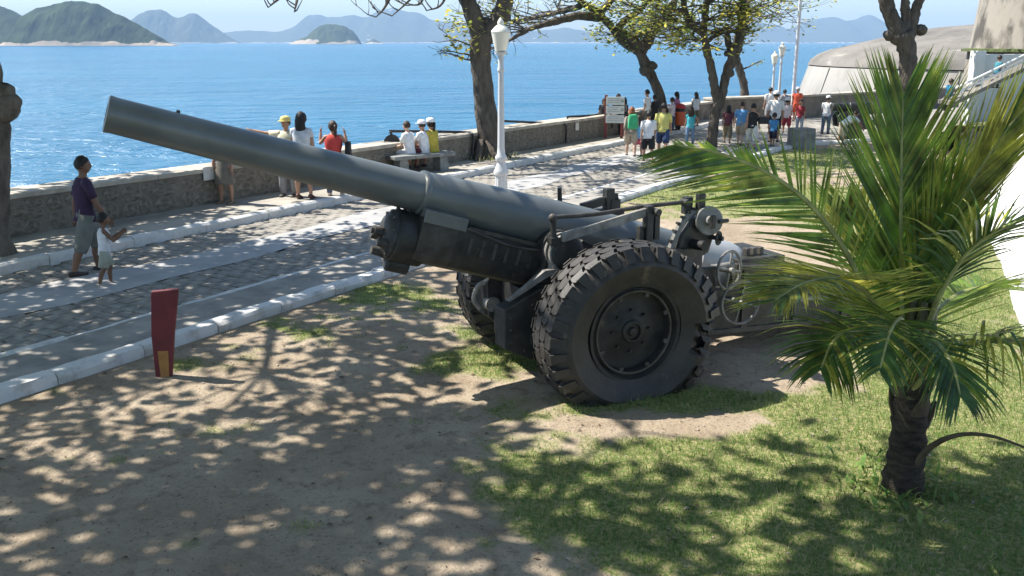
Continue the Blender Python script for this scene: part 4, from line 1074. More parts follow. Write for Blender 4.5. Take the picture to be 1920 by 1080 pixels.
# ================================================================== TREES
M_BARK = mat('almond_bark', (0.125, 0.105, 0.083), 0.95, col2=(0.042, 0.034, 0.028), scale=7, bump=3.0, bscale=18, stretch=(1, 1, .35), lo=.3, hi=.6)
M_BARKP = mat('almond_bark_pale', (0.17, 0.145, 0.115), 0.95, col2=(0.06, 0.05, 0.04), scale=7, bump=3.0, bscale=18, stretch=(1, 1, .35), lo=.3, hi=.6)
M_LF = [mat('almond_leaf', (0.175, 0.240, 0.048), 0.45, var=0.3, scale=1.5, trans=0.55), mat('almond_leaf_yellow', (0.46, 0.44, 0.085), 0.5, var=0.3, scale=1.5, trans=0.55), mat('almond_leaf_dark', (0.045, 0.085, 0.022), 0.45, var=0.3, scale=1.5, trans=0.35)]
class Leaves:
    def __init__(s, seed): s.V = []; s.F = []; s.M = []; s.g = np.random.default_rng(seed)
    def cluster(s, p, k, spread, size, weights=(.45, .35, .2)):
        g = s.g
        for _ in range(k):
            c = np.array(p) + g.normal(0, spread, 3) * (1, 1, .6)
            a = g.uniform(0, 6.283); t = g.uniform(-.6, .5); L_ = size * g.uniform(.7, 1.3); w = L_ * g.uniform(.22, .3)
            d = np.array([math.cos(a) * math.cos(t), math.sin(a) * math.cos(t), math.sin(t)])
            sd = np.array([-math.sin(a), math.cos(a), g.uniform(-.5, .5)]); sd /= np.linalg.norm(sd)
            up = np.cross(d, sd); o = len(s.V)
            s.V += [c, c + d * L_ * .55 + sd * w - up * w * .25, c + d * L_ * .5, c + d * L_ * .55 - sd * w - up * w * .25, c + d * L_ * 1.0 + np.array([0, 0, -.12 * L_])]
            s.F += [(o, o + 2, o + 1), (o, o + 3, o + 2), (o + 1, o + 2, o + 4), (o + 2, o + 3, o + 4)]
            m = int(g.choice(3, p=weights)); s.M += [m] * 4
    def build(s, parent):
        return fast_mesh('crown', np.array(s.V), np.array(s.F), M_LF, parent, mi=s.M)
def above_row(v):
    def f(p):
        u_, v_ = proj_np(np.array(p[0]), np.array(p[1]), np.array(p[2])); return float(v_) < v
    return f
class Tree:
    def __init__(s, base, label, seed, bark=None, group=None):
        s.base = Vector(base); s.o = empty('almond_tree', s.base); tag(s.o, label, 'tree', group)
        s.r = random.Random(seed); s.lv = Leaves(seed); s.trunk = MB(); s.tw = MB(); s.bark = bark or M_BARK; s.tips = []
    def limb(s, pts, rads, n=12, knob=None):
        P = curve_pts([Vector(p) - s.base for p in pts], max(8, len(pts) * 5)); k = len(P)
        R_ = [float(np.interp(i / (k - 1), np.linspace(0, 1, len(rads)), rads)) * s.r.uniform(.93, 1.07) for i in range(k)]
        s.trunk.tube(P, R_, n)
        return P
    def knob(s, p, r):
        c = Vector(p) - s.base
        s.trunk.ball(c, (r, r, r * .8), 10, 7)
    def twig(s, p, d, L_, r0, depth, leaf=0, up=.25, size=.20, k=7, spread=.16, accept=None, curl=0.0, weights=(.45, .35, .2)):
        """a branch that forks; p is local"""
        r = s.r; P = [Vector(p)]; d = Vector(d).normalized(); n = 5
        for i in range(n):
            d = (d + Vector((r.uniform(-.28, .28), r.uniform(-.28, .28), r.uniform(-.2, .2) + up * .22 + curl * i * .07))).normalized()
            P.append(P[-1] + d * (L_ / n))
        if accept is not None and depth < 2 and not accept(P[-1] + s.base): return
        s.tw.tube(P, [max(.006, r0 * (1 - .6 * i / n)) for i in range(n + 1)], 5 if r0 < .04 else 7, cap=False)
        if depth <= 0:
            if leaf and (accept is None or accept(P[-1] + s.base)): s.lv.cluster(P[-1], int(k * leaf * r.uniform(.6, 1.3)), spread, size, weights)
            return
        for j in range(r.choice((2, 3, 3))):
            q = P[r.choice((2, 3, 4, 5))]
            a = r.uniform(0, 6.28); s_ = Vector((math.cos(a), math.sin(a), r.uniform(-.25, .35)))
            s.twig(q, d * .75 + s_ * .75, L_ * r.uniform(.55, .8), r0 * .55, depth - 1, leaf, up, size, k, spread, accept, curl, weights)
        if leaf and (accept is None or accept(P[-1] + s.base)): s.lv.cluster(P[-1], int(k * leaf * .6), spread, size, weights)
    def done(s):
        s.trunk.v = [(x + s.r.uniform(-1, 1) * .016, y + s.r.uniform(-1, 1) * .016, z + s.r.uniform(-1, 1) * .02) for x, y, z in s.trunk.v]
        s.trunk.build('trunk', s.bark, s.o, smooth='full')
        if s.tw.v: s.tw.build('branches', s.bark, s.o, smooth='full', fix=False)
        if s.lv.V: s.lv.build(s.o)
        return s.o
SUNV = np.array(SUN_D)
def landing(p):
    k = p[2]; return p[0] + SUN_D.x * k, p[1] + SUN_D.y * k
def land_px(p):
    x, y = landing(p)
    if y < 1.0: return -999, 1500
    u, v = proj_np(np.array(x), np.array(y)); return float(u), float(v)
# the lit parts that no leaf may shade: segments of the gun, (a, b, clearance)
def gl(x, y, z): return GO + fw * x - ax_away * y + Vector((0, 0, z))
KEEP_LIT = [(gl(2.35, 0, 2.15), gl(-2.2, 0, .9), .42), (gl(.7, 1.0, .9), gl(-.7, 1.0, 1.3), .75), (gl(-.8, .4, 1.5), gl(-1.6, .5, 1.1), .5), (gl(1.6, 0, 1.4), gl(.5, .5, 1.1), .4)]
def shades_gun(p):
    p = Vector(p); D = SUN_D.normalized()
    for a, b_, c in KEEP_LIT:
        for t in (0, .25, .5, .75, 1):
            q = a.lerp(b_, t) - p
            if q.dot(D) > 0 and (q - D * q.dot(D)).length < c: return True
    return False
NOSEE = lambda p: p[2] > CAM_H + .062 * max(p[1], 0) + .25 or p[1] < .5         # above the upper edge of the picture
def big_crown(t, centre, rx, ry, z0, z1, k, dens, size=.24, leaves=10, spread=.26, seed=1, branch_from=None, weights=(.4, .25, .35), see=NOSEE, soft=.10):
    """leaf clusters through a flattened umbrella volume; dens(u,v) says how much shade falls at that pixel of the photograph"""
    r = random.Random(seed); c = Vector(centre); made = 0; tries = 0
    while made < k and tries < k * 30:
        tries += 1
        x, y, z = r.uniform(-1, 1), r.uniform(-1, 1), r.uniform(0, 1)
        rad = x * x + y * y
        if rad > 1 or z > 1.15 - .6 * rad: continue
        p = Vector((c.x + x * rx, c.y + y * ry, z0 + (z1 - z0) * z))
        if see and not see(p): continue
        u, v = land_px(p)
        lx, ly = landing(p); nn_ = float(fbm(np.array([lx * .85 + 60]), np.array([ly * .85 + 60]), 77, 2)[0])
        if r.random() > dens(u, v) * min(1, max(soft, (nn_ - .40) / .09)) or shades_gun(p): continue
        t.lv.cluster(p - t.base, int(leaves * r.uniform(.5, 1.5)), spread, size, weights); made += 1
        if branch_from and made % 6 == 0:
            q = min(branch_from, key=lambda w: (w - p).length)
            mid = q.lerp(p, .5) + Vector((r.uniform(-.2, .2), r.uniform(-.2, .2), r.uniform(-.1, .3)))
            if not see or see(mid): t.tw.tube([q - t.base, mid - t.base, p - t.base], [.022, .014, .007], 5, cap=False)
# --- tree at the left edge, knob on its trunk
t1b = G(-10, 476, PZ); Y1 = t1b.y
t = Tree(t1b, 'grey-brown tree with a big knob on its trunk at the left edge', 41, M_BARKP)
tp = t.limb([t1b + Vector((.12, 0, -.15)), AT(-8, 440, Y1), AT(-4, 330, Y1), AT(-4, 230, Y1), AT(-14, 150, Y1), AT(-28, 60, Y1), AT(-34, -60, Y1), AT(-20, -160, Y1)], [.25, .19, .165, .17, .14, .12, .11, .10])
t.knob(AT(16, 192, Y1), .19); t.knob(AT(2, 205, Y1), .25); t.knob(AT(8, 172, Y1), .16)
top = AT(-20, -160, Y1); L1 = []
for a in range(7):
    an = a * .9 + .3; e = top + Vector((math.cos(an) * 3.6, math.sin(an) * 3.6, 1.6 + .5 * math.sin(a * 2)))
    m_ = top.lerp(e, .5) + Vector((0, 0, .35)); P = t.limb([top, m_, e], [.10, .07, .03], 8); L1 += [top, m_, e]
def dens1(u, v):
    if v > 640 or u < -400: return .5
    if u > 760: return 0
    line = 500 - .20 * u                    # promenade kerb
    if v < line - 20: return .8 if u < 480 and v > line - 60 else .05
    if u > 430 and v < 470 - (u - 430) * .12: return .10
    return .75
big_crown(t, top + Vector((.3, -.5, .8)), 5.6, 6.2, top.z - .2, top.z + 2.8, 900, dens1, .27, 10, .26, 3, L1, soft=.35)
t.done()
# --- tree standing out of frame to the left of the gun: it throws the dapples on the earth
t0b = RD(1.9, -7.7); t0b = Vector((-6.3, 5.2, 0))
t = Tree(t0b, 'spreading tree left of the picture whose shade dapples the bare earth', 42, M_BARKP)
t.limb([t0b + Vector((0, 0, -.1)), t0b + Vector((-.1, .1, 1.2)), t0b + Vector((.1, .1, 2.6)), t0b + Vector((-.3, .1, 4.6)), t0b + Vector((-.4, .2, 6.4))], [.28, .19, .15, .11, .05])
top = t0b + Vector((-.4, .2, 6.4)); L0 = []
for a in range(6):
    an = a * 1.05; e = top + Vector((math.cos(an) * 4.2, math.sin(an) * 4.2, 1.3 + .4 * math.sin(a * 2)))
    m_ = top.lerp(e, .5) + Vector((0, 0, .35))
    if not NOSEE(e): continue
    t.limb([top, m_, e], [.028, .018, .009], 8); L0 += [top, m_, e]
def dens0(u, v):
    if v > 1300: return .6
    if u > 1500 and v > 890: return .9
    if u > 1330 and v < 820: return 0
    if 960 < u < 1700 and 690 < v < 850: return .06
    if 830 < u < 1020 and 660 < v < 790: return .12
    if u > 1000 and v < 930: return .42
    if u > 1000: return .66
    if v < 600: return .55
    if v < 880 and u < 520: return .40
    if v < 830: return .58
    return .92
big_crown(t, top + Vector((1.3, 1.2, .9)), 8.5, 7.5, top.z + .2, top.z + 2.9, 900, dens0, .28, 10, .24, 4, L0, soft=.05)
rm_ = random.Random(77)
for i in range(46):                         # foliage between the sun and the muzzle
    q = gl(*Bq(rm_.uniform(2.75, 4.1), rm_.uniform(-.16, .16), rm_.uniform(-.1, .15))); hgt = rm_.uniform(7.0, 9.2) - q.z
    p = q - SUN_D * hgt
    if rm_.random() < .12 or not NOSEE(p): continue
    t.lv.cluster(p - t.base, 9, .17, .26, (.4, .25, .35))
def dens0b(u, v):
    if 400 < u < 740 and 760 < v < 850: return .9
    if v > 880 and u < 1080: return .9
    if v > 910 and u > 1420: return .9
    return .03
big_crown(t, top + Vector((1.3, .2, .9)), 8.5, 7.5, top.z + .2, top.z + 2.9, 400, dens0b, .28, 10, .26, 14, None, soft=.30)
t.done()
# --- tall trunk with a fork beside the near lamp post
t2b = G(905, 296, PZ); Y2 = t2b.y
t = Tree(t2b, 'tall dark trunk forking above the bench and near lamp post', 43)
t.limb([t2b + Vector((.15, 0, -.1)), AT(922, 285, Y2), AT(914, 230, Y2), AT(905, 160, Y2), AT(900, 100, Y2), AT(903, 62, Y2)], [.42, .33, .31, .27, .28, .31], 16)
t.limb([AT(903, 74, Y2), AT(888, 30, Y2), AT(866, -20, Y2), AT(820, -80, Y2)], [.28, .23, .21, .18], 12)
t.limb([AT(905, 74, Y2), AT(932, 42, Y2), AT(946, 6, Y2), AT(955, -50, Y2), AT(990, -110, Y2)], [.25, .24, .22, .2, .15], 12)
t.knob(AT(912, 40, Y2), .14)
for j in range(7):
    a = j * .9; p = t2b + Vector((math.cos(a) * .42, math.sin(a) * .38, .10)); t.trunk.tube([Vector((math.cos(a) * .2, math.sin(a) * .2, .5)), Vector((math.cos(a) * .45, math.sin(a) * .42, .15)), Vector((math.cos(a) * .85, math.sin(a) * .8, -.05))], [.12, .10, .04], 8)
# hanging bare twigs with upturned tips along the upper edge of the picture
for (a_, b_, c_) in (((822, -60), (770, -2), (735, 30)), ((735, -12), (720, 16), (705, 32)), ((560, -30), (520, 0), (503, 14)), ((560, -20), (556, 5), (552, 22)), ((800, -40), (790, 4), (768, 10)), ((850, -40), (828, 8), (800, 20))):
    P = [AT(*a_, Y2 - 1.5), AT(*b_, Y2 - 2), AT(*c_, Y2 - 2.3)]
    Pc = curve_pts([p - t2b for p in P], 12); t.tw.tube(Pc, [.05 - .0035 * i for i in range(12)], 6, cap=False)
    for q in (4, 7, 9, 11):
        d = Vector((t.r.uniform(-1, .3), t.r.uniform(-.4, .4), t.r.uniform(.0, .7)))
        t.twig(Pc[q], d, t.r.uniform(.35, .7), .018, 1, 0, up=.6, curl=.4)
t.tw.tube(curve_pts([AT(866, -20, Y2) - t2b, AT(820, -45, Y2 - .8) - t2b, AT(735, -14, Y2 - 1.5) - t2b, AT(640, -40, Y2 - 1.5) - t2b, AT(560, -25, Y2 - 1.5) - t2b], 24), [.16 - .005 * i for i in range(24)], 7)
for u, v, d in ((858, 42, 1), (850, 48, .6), (866, 52, .8), (876, 84, .7), (852, 82, .5), (948, 22, .6)):
    t.lv.cluster(AT(u, v, Y2 - .6) - t2b, 26, .25, .20, (.25, .7, .05))
for v in (88, 104, 112):
    t.twig(AT(892, v, Y2) - t2b, Vector((-1, -.2, .05)), .75, .03, 2, 0, up=-.05)
def dens2(u, v):
    if u < 820 or v > 350: return .12
    return .7
top = AT(900, -160, Y2)
big_crown(t, top + Vector((.3, -.3, .3)), 5.5, 5.5, top.z - .8, top.z + 2.2, 230, dens2, .26, 10, .3, 5, [AT(820, -80, Y2), AT(990, -110, Y2)])
t.done()
# --- leaning tree with long low branches to the left
t3b = G(1232, 243, PZ); Y3 = t3b.y
t = Tree(t3b, 'leaning dark tree with long bare branches reaching left over the sea', 44)
t.limb([t3b + Vector((0, 0, -.1)), AT(1244, 215, Y3), AT(1232, 165, Y3), AT(1212, 125, Y3), AT(1196, 95, Y3), AT(1168, 78, Y3), AT(1145, 50, Y3), AT(1122, 25, Y3), AT(1085, 0, Y3), AT(1040, -35, Y3)], [.22, .19, .17, .20, .18, .15, .13, .115, .10, .09], 14)
t.knob(AT(1212, 132, Y3), .27); t.knob(AT(1222, 124, Y3), .21)
t.limb([AT(1200, 92, Y3), AT(1214, 80, Y3), AT(1222, 62, Y3), AT(1250, 30, Y3 + .5), AT(1275, -20, Y3 + .6)], [.26, .22, .18, .14, .12], 10)
t.limb([AT(1198, 88, Y3), AT(1185, 72, Y3 - .3), AT(1165, 60, Y3 - .5)], [.2, .16, .10], 10)
t.limb([AT(1130, 32, Y3), AT(1085, 30, Y3 - .6), AT(1035, 42, Y3 - 1.0), AT(990, 56, Y3 - 1.3), AT(955, 76, Y3 - 1.5)], [.18, .15, .12, .08, .04], 9)
t.limb([AT(1122, 24, Y3), AT(1140, 8, Y3), AT(1160, -20, Y3)], [.14, .12, .1], 9)
t.limb([AT(1088, 12, Y3), AT(1050, 22, Y3 + .8), AT(1000, 34, Y3 + 1.2), AT(960, 40, Y3 + 1.4)], [.12, .10, .07, .04], 8)
t.limb([AT(1155, 62, Y3), AT(1170, 40, Y3 + .5), AT(1200, 18, Y3 + .8), AT(1230, -15, Y3 + 1)], [.15, .12, .1, .08], 8)
LV3 = (.35, .5, .15)
for (u, v, dy, n, L_) in ((1035, 42, -1, 4, 1.3), (990, 56, -1.3, 4, 1.2), (955, 76, -1.5, 4, 1.0), (1070, 33, -.7, 3, 1.2), (1000, 34, 1.2, 4, 1.3), (960, 40, 1.4, 4, 1.3), (1050, 22, .8, 3, 1.1), (1100, 10, 0, 3, 1.0)):
    for j in range(n):
        t.twig(AT(u, v, Y3 + dy) - t3b, Vector((-1, t.r.uniform(-.7, .7), t.r.uniform(-.55, .45))), L_ * t.r.uniform(.7, 1.2), .035, 2, .34, up=.02, size=.16, k=5, spread=.12, weights=LV3, accept=above_row(112))
for (u, v, dy, n, L_) in ((1222, 62, 0, 5, 1.3), (1250, 30, .5, 5, 1.4), (1200, 18, .8, 5, 1.3), (1165, 60, -.5, 4, .9), (1230, -5, 1, 5, 1.4), (1160, -10, 0, 4, 1.2), (1240, 45, .3, 4, 1.3), (1215, 70, .2, 3, 1.0)):
    for j in range(n):
        a = t.r.uniform(0, 6.28)
        t.twig(AT(u, v, Y3 + dy) - t3b, Vector((math.cos(a), math.sin(a), t.r.uniform(-.4, .5))), L_ * t.r.uniform(.7, 1.2), .035, 2, 1.0, up=.05, size=.19, k=9, spread=.20, weights=LV3, accept=above_row(92))
def dens3(u, v): return .8 if u > 1240 and v < 345 else .1
top = AT(1120, -90, Y3)
big_crown(t, top + Vector((.8, 0, .6)), 5.5, 5, top.z - .6, top.z + 2.0, 180, dens3, .26, 10, .3, 6)
t.done()
# --- forked tree in the crowd
t4b = G(1333, 276, 0); Y4 = t4b.y
t = Tree(t4b, 'forked tree on the paving amid the crowd of visitors', 45)
t.limb([t4b + Vector((0, 0, -.1)), AT(1336, 250, Y4), AT(1341, 215, Y4), AT(1354, 175, Y4), AT(1362, 140, Y4), AT(1374, 108, Y4), AT(1384, 85, Y4), AT(1390, 50, Y4), AT(1392, 0, Y4), AT(1395, -60, Y4)], [.21, .18, .165, .145, .14, .17, .14, .13, .12, .10], 14)
t.limb([AT(1345, 190, Y4), AT(1340, 165, Y4), AT(1334, 130, Y4), AT(1324, 90, Y4), AT(1320, 55, Y4), AT(1326, 0, Y4), AT(1330, -50, Y4)], [.14, .14, .13, .12, .10, .09, .07], 12)
t.limb([AT(1321, 62, Y4), AT(1300, 50, Y4 + .3), AT(1285, 25, Y4 + .5), AT(1280, -10, Y4 + .5)], [.13, .11, .1, .08], 9)
t.limb([AT(1376, 100, Y4), AT(1366, 82, Y4 + .3), AT(1360, 55, Y4 + .5), AT(1340, 68, Y4 + .7), AT(1325, 76, Y4 + .8)], [.14, .11, .08, .06, .04], 8)
for u, v, r_ in ((1368, 137, .16), (1380, 92, .20), (1396, 52, .13), (1398, 12, .12), (1364, 100, .12)): t.knob(AT(u, v, Y4), r_)
for (u, v, dy, n, L_) in ((1300, 50, .3, 5, 1.3), (1282, 15, .5, 5, 1.4), (1322, 40, 0, 4, 1.1), (1326, 5, 0, 5, 1.3), (1360, 58, .5, 5, 1.1), (1340, 68, .7, 4, 1.0), (1392, 20, 0, 4, 1.2), (1310, 75, .4, 4, 1.2), (1270, 40, .6, 4, 1.3)):
    for j in range(n):
        a = t.r.uniform(0, 6.28)
        t.twig(AT(u, v, Y4 + dy) - t4b, Vector((math.cos(a), math.sin(a), t.r.uniform(-.35, .5))), L_ * t.r.uniform(.7, 1.15), .03, 2, .95, up=.05, size=.18, k=9, spread=.19, weights=LV3, accept=above_row(96))
def dens4(u, v): return .85 if 1340 < u < 1720 and 270 < v < 345 else .15
top = AT(1370, -90, Y4)
big_crown(t, top + Vector((.6, .2, .6)), 5, 5, top.z - .6, top.z + 2.2, 220, dens4, .26, 10, .3, 7)
t.done()
# --- trunk behind it by the wall corner
t5b = G(1397, 201, PZ) ; t5b = G(1397, 213, PZ); Y5 = t5b.y
t = Tree(t5b, 'slim curved trunk behind the forked tree near the wall corner', 46)
t.limb([t5b + Vector((0, 0, -.1)), AT(1396, 180, Y5), AT(1394, 155, Y5), AT(1385, 125, Y5), AT(1378, 95, Y5), AT(1384, 60, Y5), AT(1400, 25, Y5), AT(1405, -30, Y5)], [.20, .19, .17, .16, .15, .12, .10, .08], 12)
t.limb([AT(1398, 30, Y5), AT(1410, 18, Y5), AT(1420, 10, Y5)], [.10, .07, .04], 8)
for (u, v, n, L_) in ((1400, 25, 6, 2.0), (1420, 10, 5, 1.6), (1384, 60, 3, 1.6), (1405, -5, 5, 1.8)):
    for j in range(n):
        a = t.r.uniform(-1.2, 1.2)
        t.twig(AT(u, v, Y5) - t5b, Vector((math.cos(a), math.sin(a), t.r.uniform(-.3, .5))), L_ * t.r.uniform(.7, 1.15), .03, 2, .7, up=.05, size=.2, k=6, spread=.22, weights=LV3, accept=above_row(60))
t.limb([AT(1386, 132, Y5), AT(1402, 126, Y5), AT(1418, 118, Y5), AT(1430, 114, Y5)], [.05, .035, .02, .012], 6)
for u_, v_ in ((1412, 119), (1428, 113), (1422, 117)): t.lv.cluster(AT(u_, v_, Y5) - t5b, 7, .10, .16, LV3)
t.done()
# --- lopped trunk behind the palm
t6b = G(1700, 282, 0.03); Y6 = t6b.y
t = Tree(t6b, 'lopped dark trunk with three thick stubs behind the palm', 47)
t.limb([t6b + Vector((0, 0, -.1)), AT(1700, 220, Y6), AT(1702, 140, Y6), AT(1702, 100, Y6), AT(1692, 62, Y6)], [.34, .29, .25, .25, .34], 14)
t.limb([AT(1692, 70, Y6), AT(1674, 38, Y6), AT(1662, 5, Y6), AT(1650, -50, Y6)], [.28, .22, .20, .18], 12)
t.limb([AT(1698, 60, Y6), AT(1699, 30, Y6), AT(1697, 8, Y6), AT(1698, -30, Y6)], [.2, .15, .13, .12], 10)
t.limb([AT(1704, 66, Y6), AT(1712, 40, Y6), AT(1718, 15, Y6), AT(1726, -4, Y6), AT(1735, -45, Y6)], [.20, .16, .14, .135, .12], 10)
for u, v, r_ in ((1668, 66, .2), (1726, 56, .2), (1686, 70, .3)): t.knob(AT(u, v, Y6), r_)
top = AT(1690, -120, Y6)
def dens6(u, v): return .5
big_crown(t, top + Vector((0, 0, .5)), 4, 4, top.z, top.z + 1.8, 90, dens6, .26, 10, .3, 8)
t.done()

# weeds and fallen bits round the foot of the palm
wd = random.Random(21); b = MB()
for i in range(150):
    a = wd.uniform(0, 6.28); r_ = .14 + abs(wd.gauss(0, .34)); p = PB + Vector((r_ * math.cos(a), r_ * math.sin(a), .02)); h_ = wd.uniform(.04, .12); la = wd.uniform(0, 6.28); w_ = wd.uniform(.010, .024)
    d = Vector((math.cos(la), math.sin(la), 0)); sd = Vector((-d.y, d.x, 0)); m_ = p + d * h_ * .5 + Vector((0, 0, h_ * .8)); e_ = p + d * h_ * 1.1 + Vector((0, 0, h_))
    b.mi = wd.choice((0, 0, 1)); b.add([p, m_ - sd * w_, e_, m_ + sd * w_], [(0, 1, 2, 3)])
tag(b.build('weeds', [GB[0], GB[1]], fix=False), 'broad-leaved weeds round the foot of the palm', 'weeds', kind='stuff')
b = MB()
for i in range(130):
    a = wd.uniform(0, 6.28); c_ = t2b + Vector((math.cos(a) * wd.uniform(.4, 1.1), math.sin(a) * wd.uniform(.4, 1.0), 0.0)); h_ = wd.uniform(.06, .20); la = wd.uniform(0, 6.28); d = Vector((math.cos(la), math.sin(la), 0)); sd = Vector((-d.y, d.x, 0)) * .014
    b.mi = wd.choice((0, 1, 1)); b.add([c_ - sd, c_ + sd, c_ + d * h_ * .6 + Vector((0, 0, h_))], [(0, 1, 2)])
tag(b.build('weeds', [GB[1], GB[2]], fix=False), 'dry grass tufts round the foot of the forked trunk', 'weeds', kind='stuff')

# ================================================================== PEOPLE
SKINS = {'brown': (0.20, 0.105, 0.062), 'tan': (0.38, 0.215, 0.14), 'fair': (0.52, 0.335, 0.245), 'dark': (0.12, 0.062, 0.038)}
def skin_m(k): return mat('skin_' + k, SKINS[k], 0.55, var=0.06, scale=6)
def cloth(name, col): return mat('cloth_' + name, col, 0.85, var=0.10, scale=9, bump=0.35, bscale=22)
def hair_m(name, col): return mat('hair_' + name, col, 0.6, var=0.3, scale=30, bump=0.5, bscale=60)
HAIRS = {'black': (0.012, 0.010, 0.009), 'brown': (0.045, 0.026, 0.015), 'red': (0.28, 0.09, 0.03), 'grey': (0.3, 0.28, 0.26)}
BODY_JOBS = []
def V3(*a): return Vector(a)
POSES = {   # arms: (upper arm dir, forearm dir) right then left; legs: (thigh dir, shin dir) right then left; torso lean
    'stand': dict(ra=((.18, .02, -1), (.10, .22, -1)), la=((-.18, .02, -1), (-.10, .22, -1)), rl=((.06, .02, -1), (.02, -.02, -1)), ll=((-.06, .0, -1), (-.02, -.04, -1)), lean=(0, .02, 1)),
    'walk': dict(ra=((.15, .30, -1), (.05, .55, -1)), la=((-.15, -.30, -1), (-.08, -.05, -1)), rl=((.05, -.28, -1), (.02, -.42, -1)), ll=((-.05, .36, -1), (-.02, -.02, -1)), lean=(0, .05, 1)),
    'photo': dict(ra=((.45, .55, -.6), (-.15, .25, 1)), la=((-.40, .65, -.5), (.10, .25, 1)), rl=((.08, .02, -1), (.02, -.02, -1)), ll=((-.08, .0, -1), (-.02, -.04, -1)), lean=(0, -.02, 1)),
    'point': dict(la=((-.20, .02, -1), (-.10, .22, -1)), ra=((1, .10, .05), (1, .10, .22)), rl=((.06, .02, -1), (.02, -.02, -1)), ll=((-.06, .0, -1), (-.02, -.04, -1)), lean=(-.05, .02, 1)),
    'sit': dict(ra=((.20, .25, -1), (-.15, 1, -.25)), la=((-.20, .25, -1), (.15, 1, -.25)), rl=((.12, 1, -.05), (.02, .05, -1)), ll=((-.12, 1, -.05), (-.02, .10, -1)), lean=(0, .12, 1)),
    'bend': dict(ra=((.15, .75, -.8), (.0, .6, -.9)), la=((-.15, .75, -.8), (.0, .6, -.9)), rl=((.06, .10, -1), (.02, -.30, -1)), ll=((-.10, -.05, -1), (-.02, -.15, -1)), lean=(0, .95, .55)),
    'akimbo': dict(ra=((.75, -.15, -.8), (-.70, .30, -.65)), la=((-.18, .05, -1), (-.05, .55, -.9)), rl=((.10, .02, -1), (.03, -.02, -1)), ll=((-.10, .0, -1), (-.03, -.04, -1)), lean=(0, .02, 1)),
    'hold': dict(ra=((.20, .10, -1), (-.20, .9, .15)), la=((-.20, .10, -1), (.20, .9, .15)), rl=((.06, .06, -1), (.02, -.06, -1)), ll=((-.06, -.06, -1), (-.02, -.14, -1)), lean=(0, .05, 1)),
    'tiptoe': dict(ra=((.15, .65, -.8), (.0, .75, .65)), la=((-.12, .55, -.8), (.15, .8, .55)), rl=((.05, -.18, -1), (.02, -.35, -1)), ll=((-.05, .25, -1), (-.02, -.05, -1)), lean=(0, .05, 1)),
}
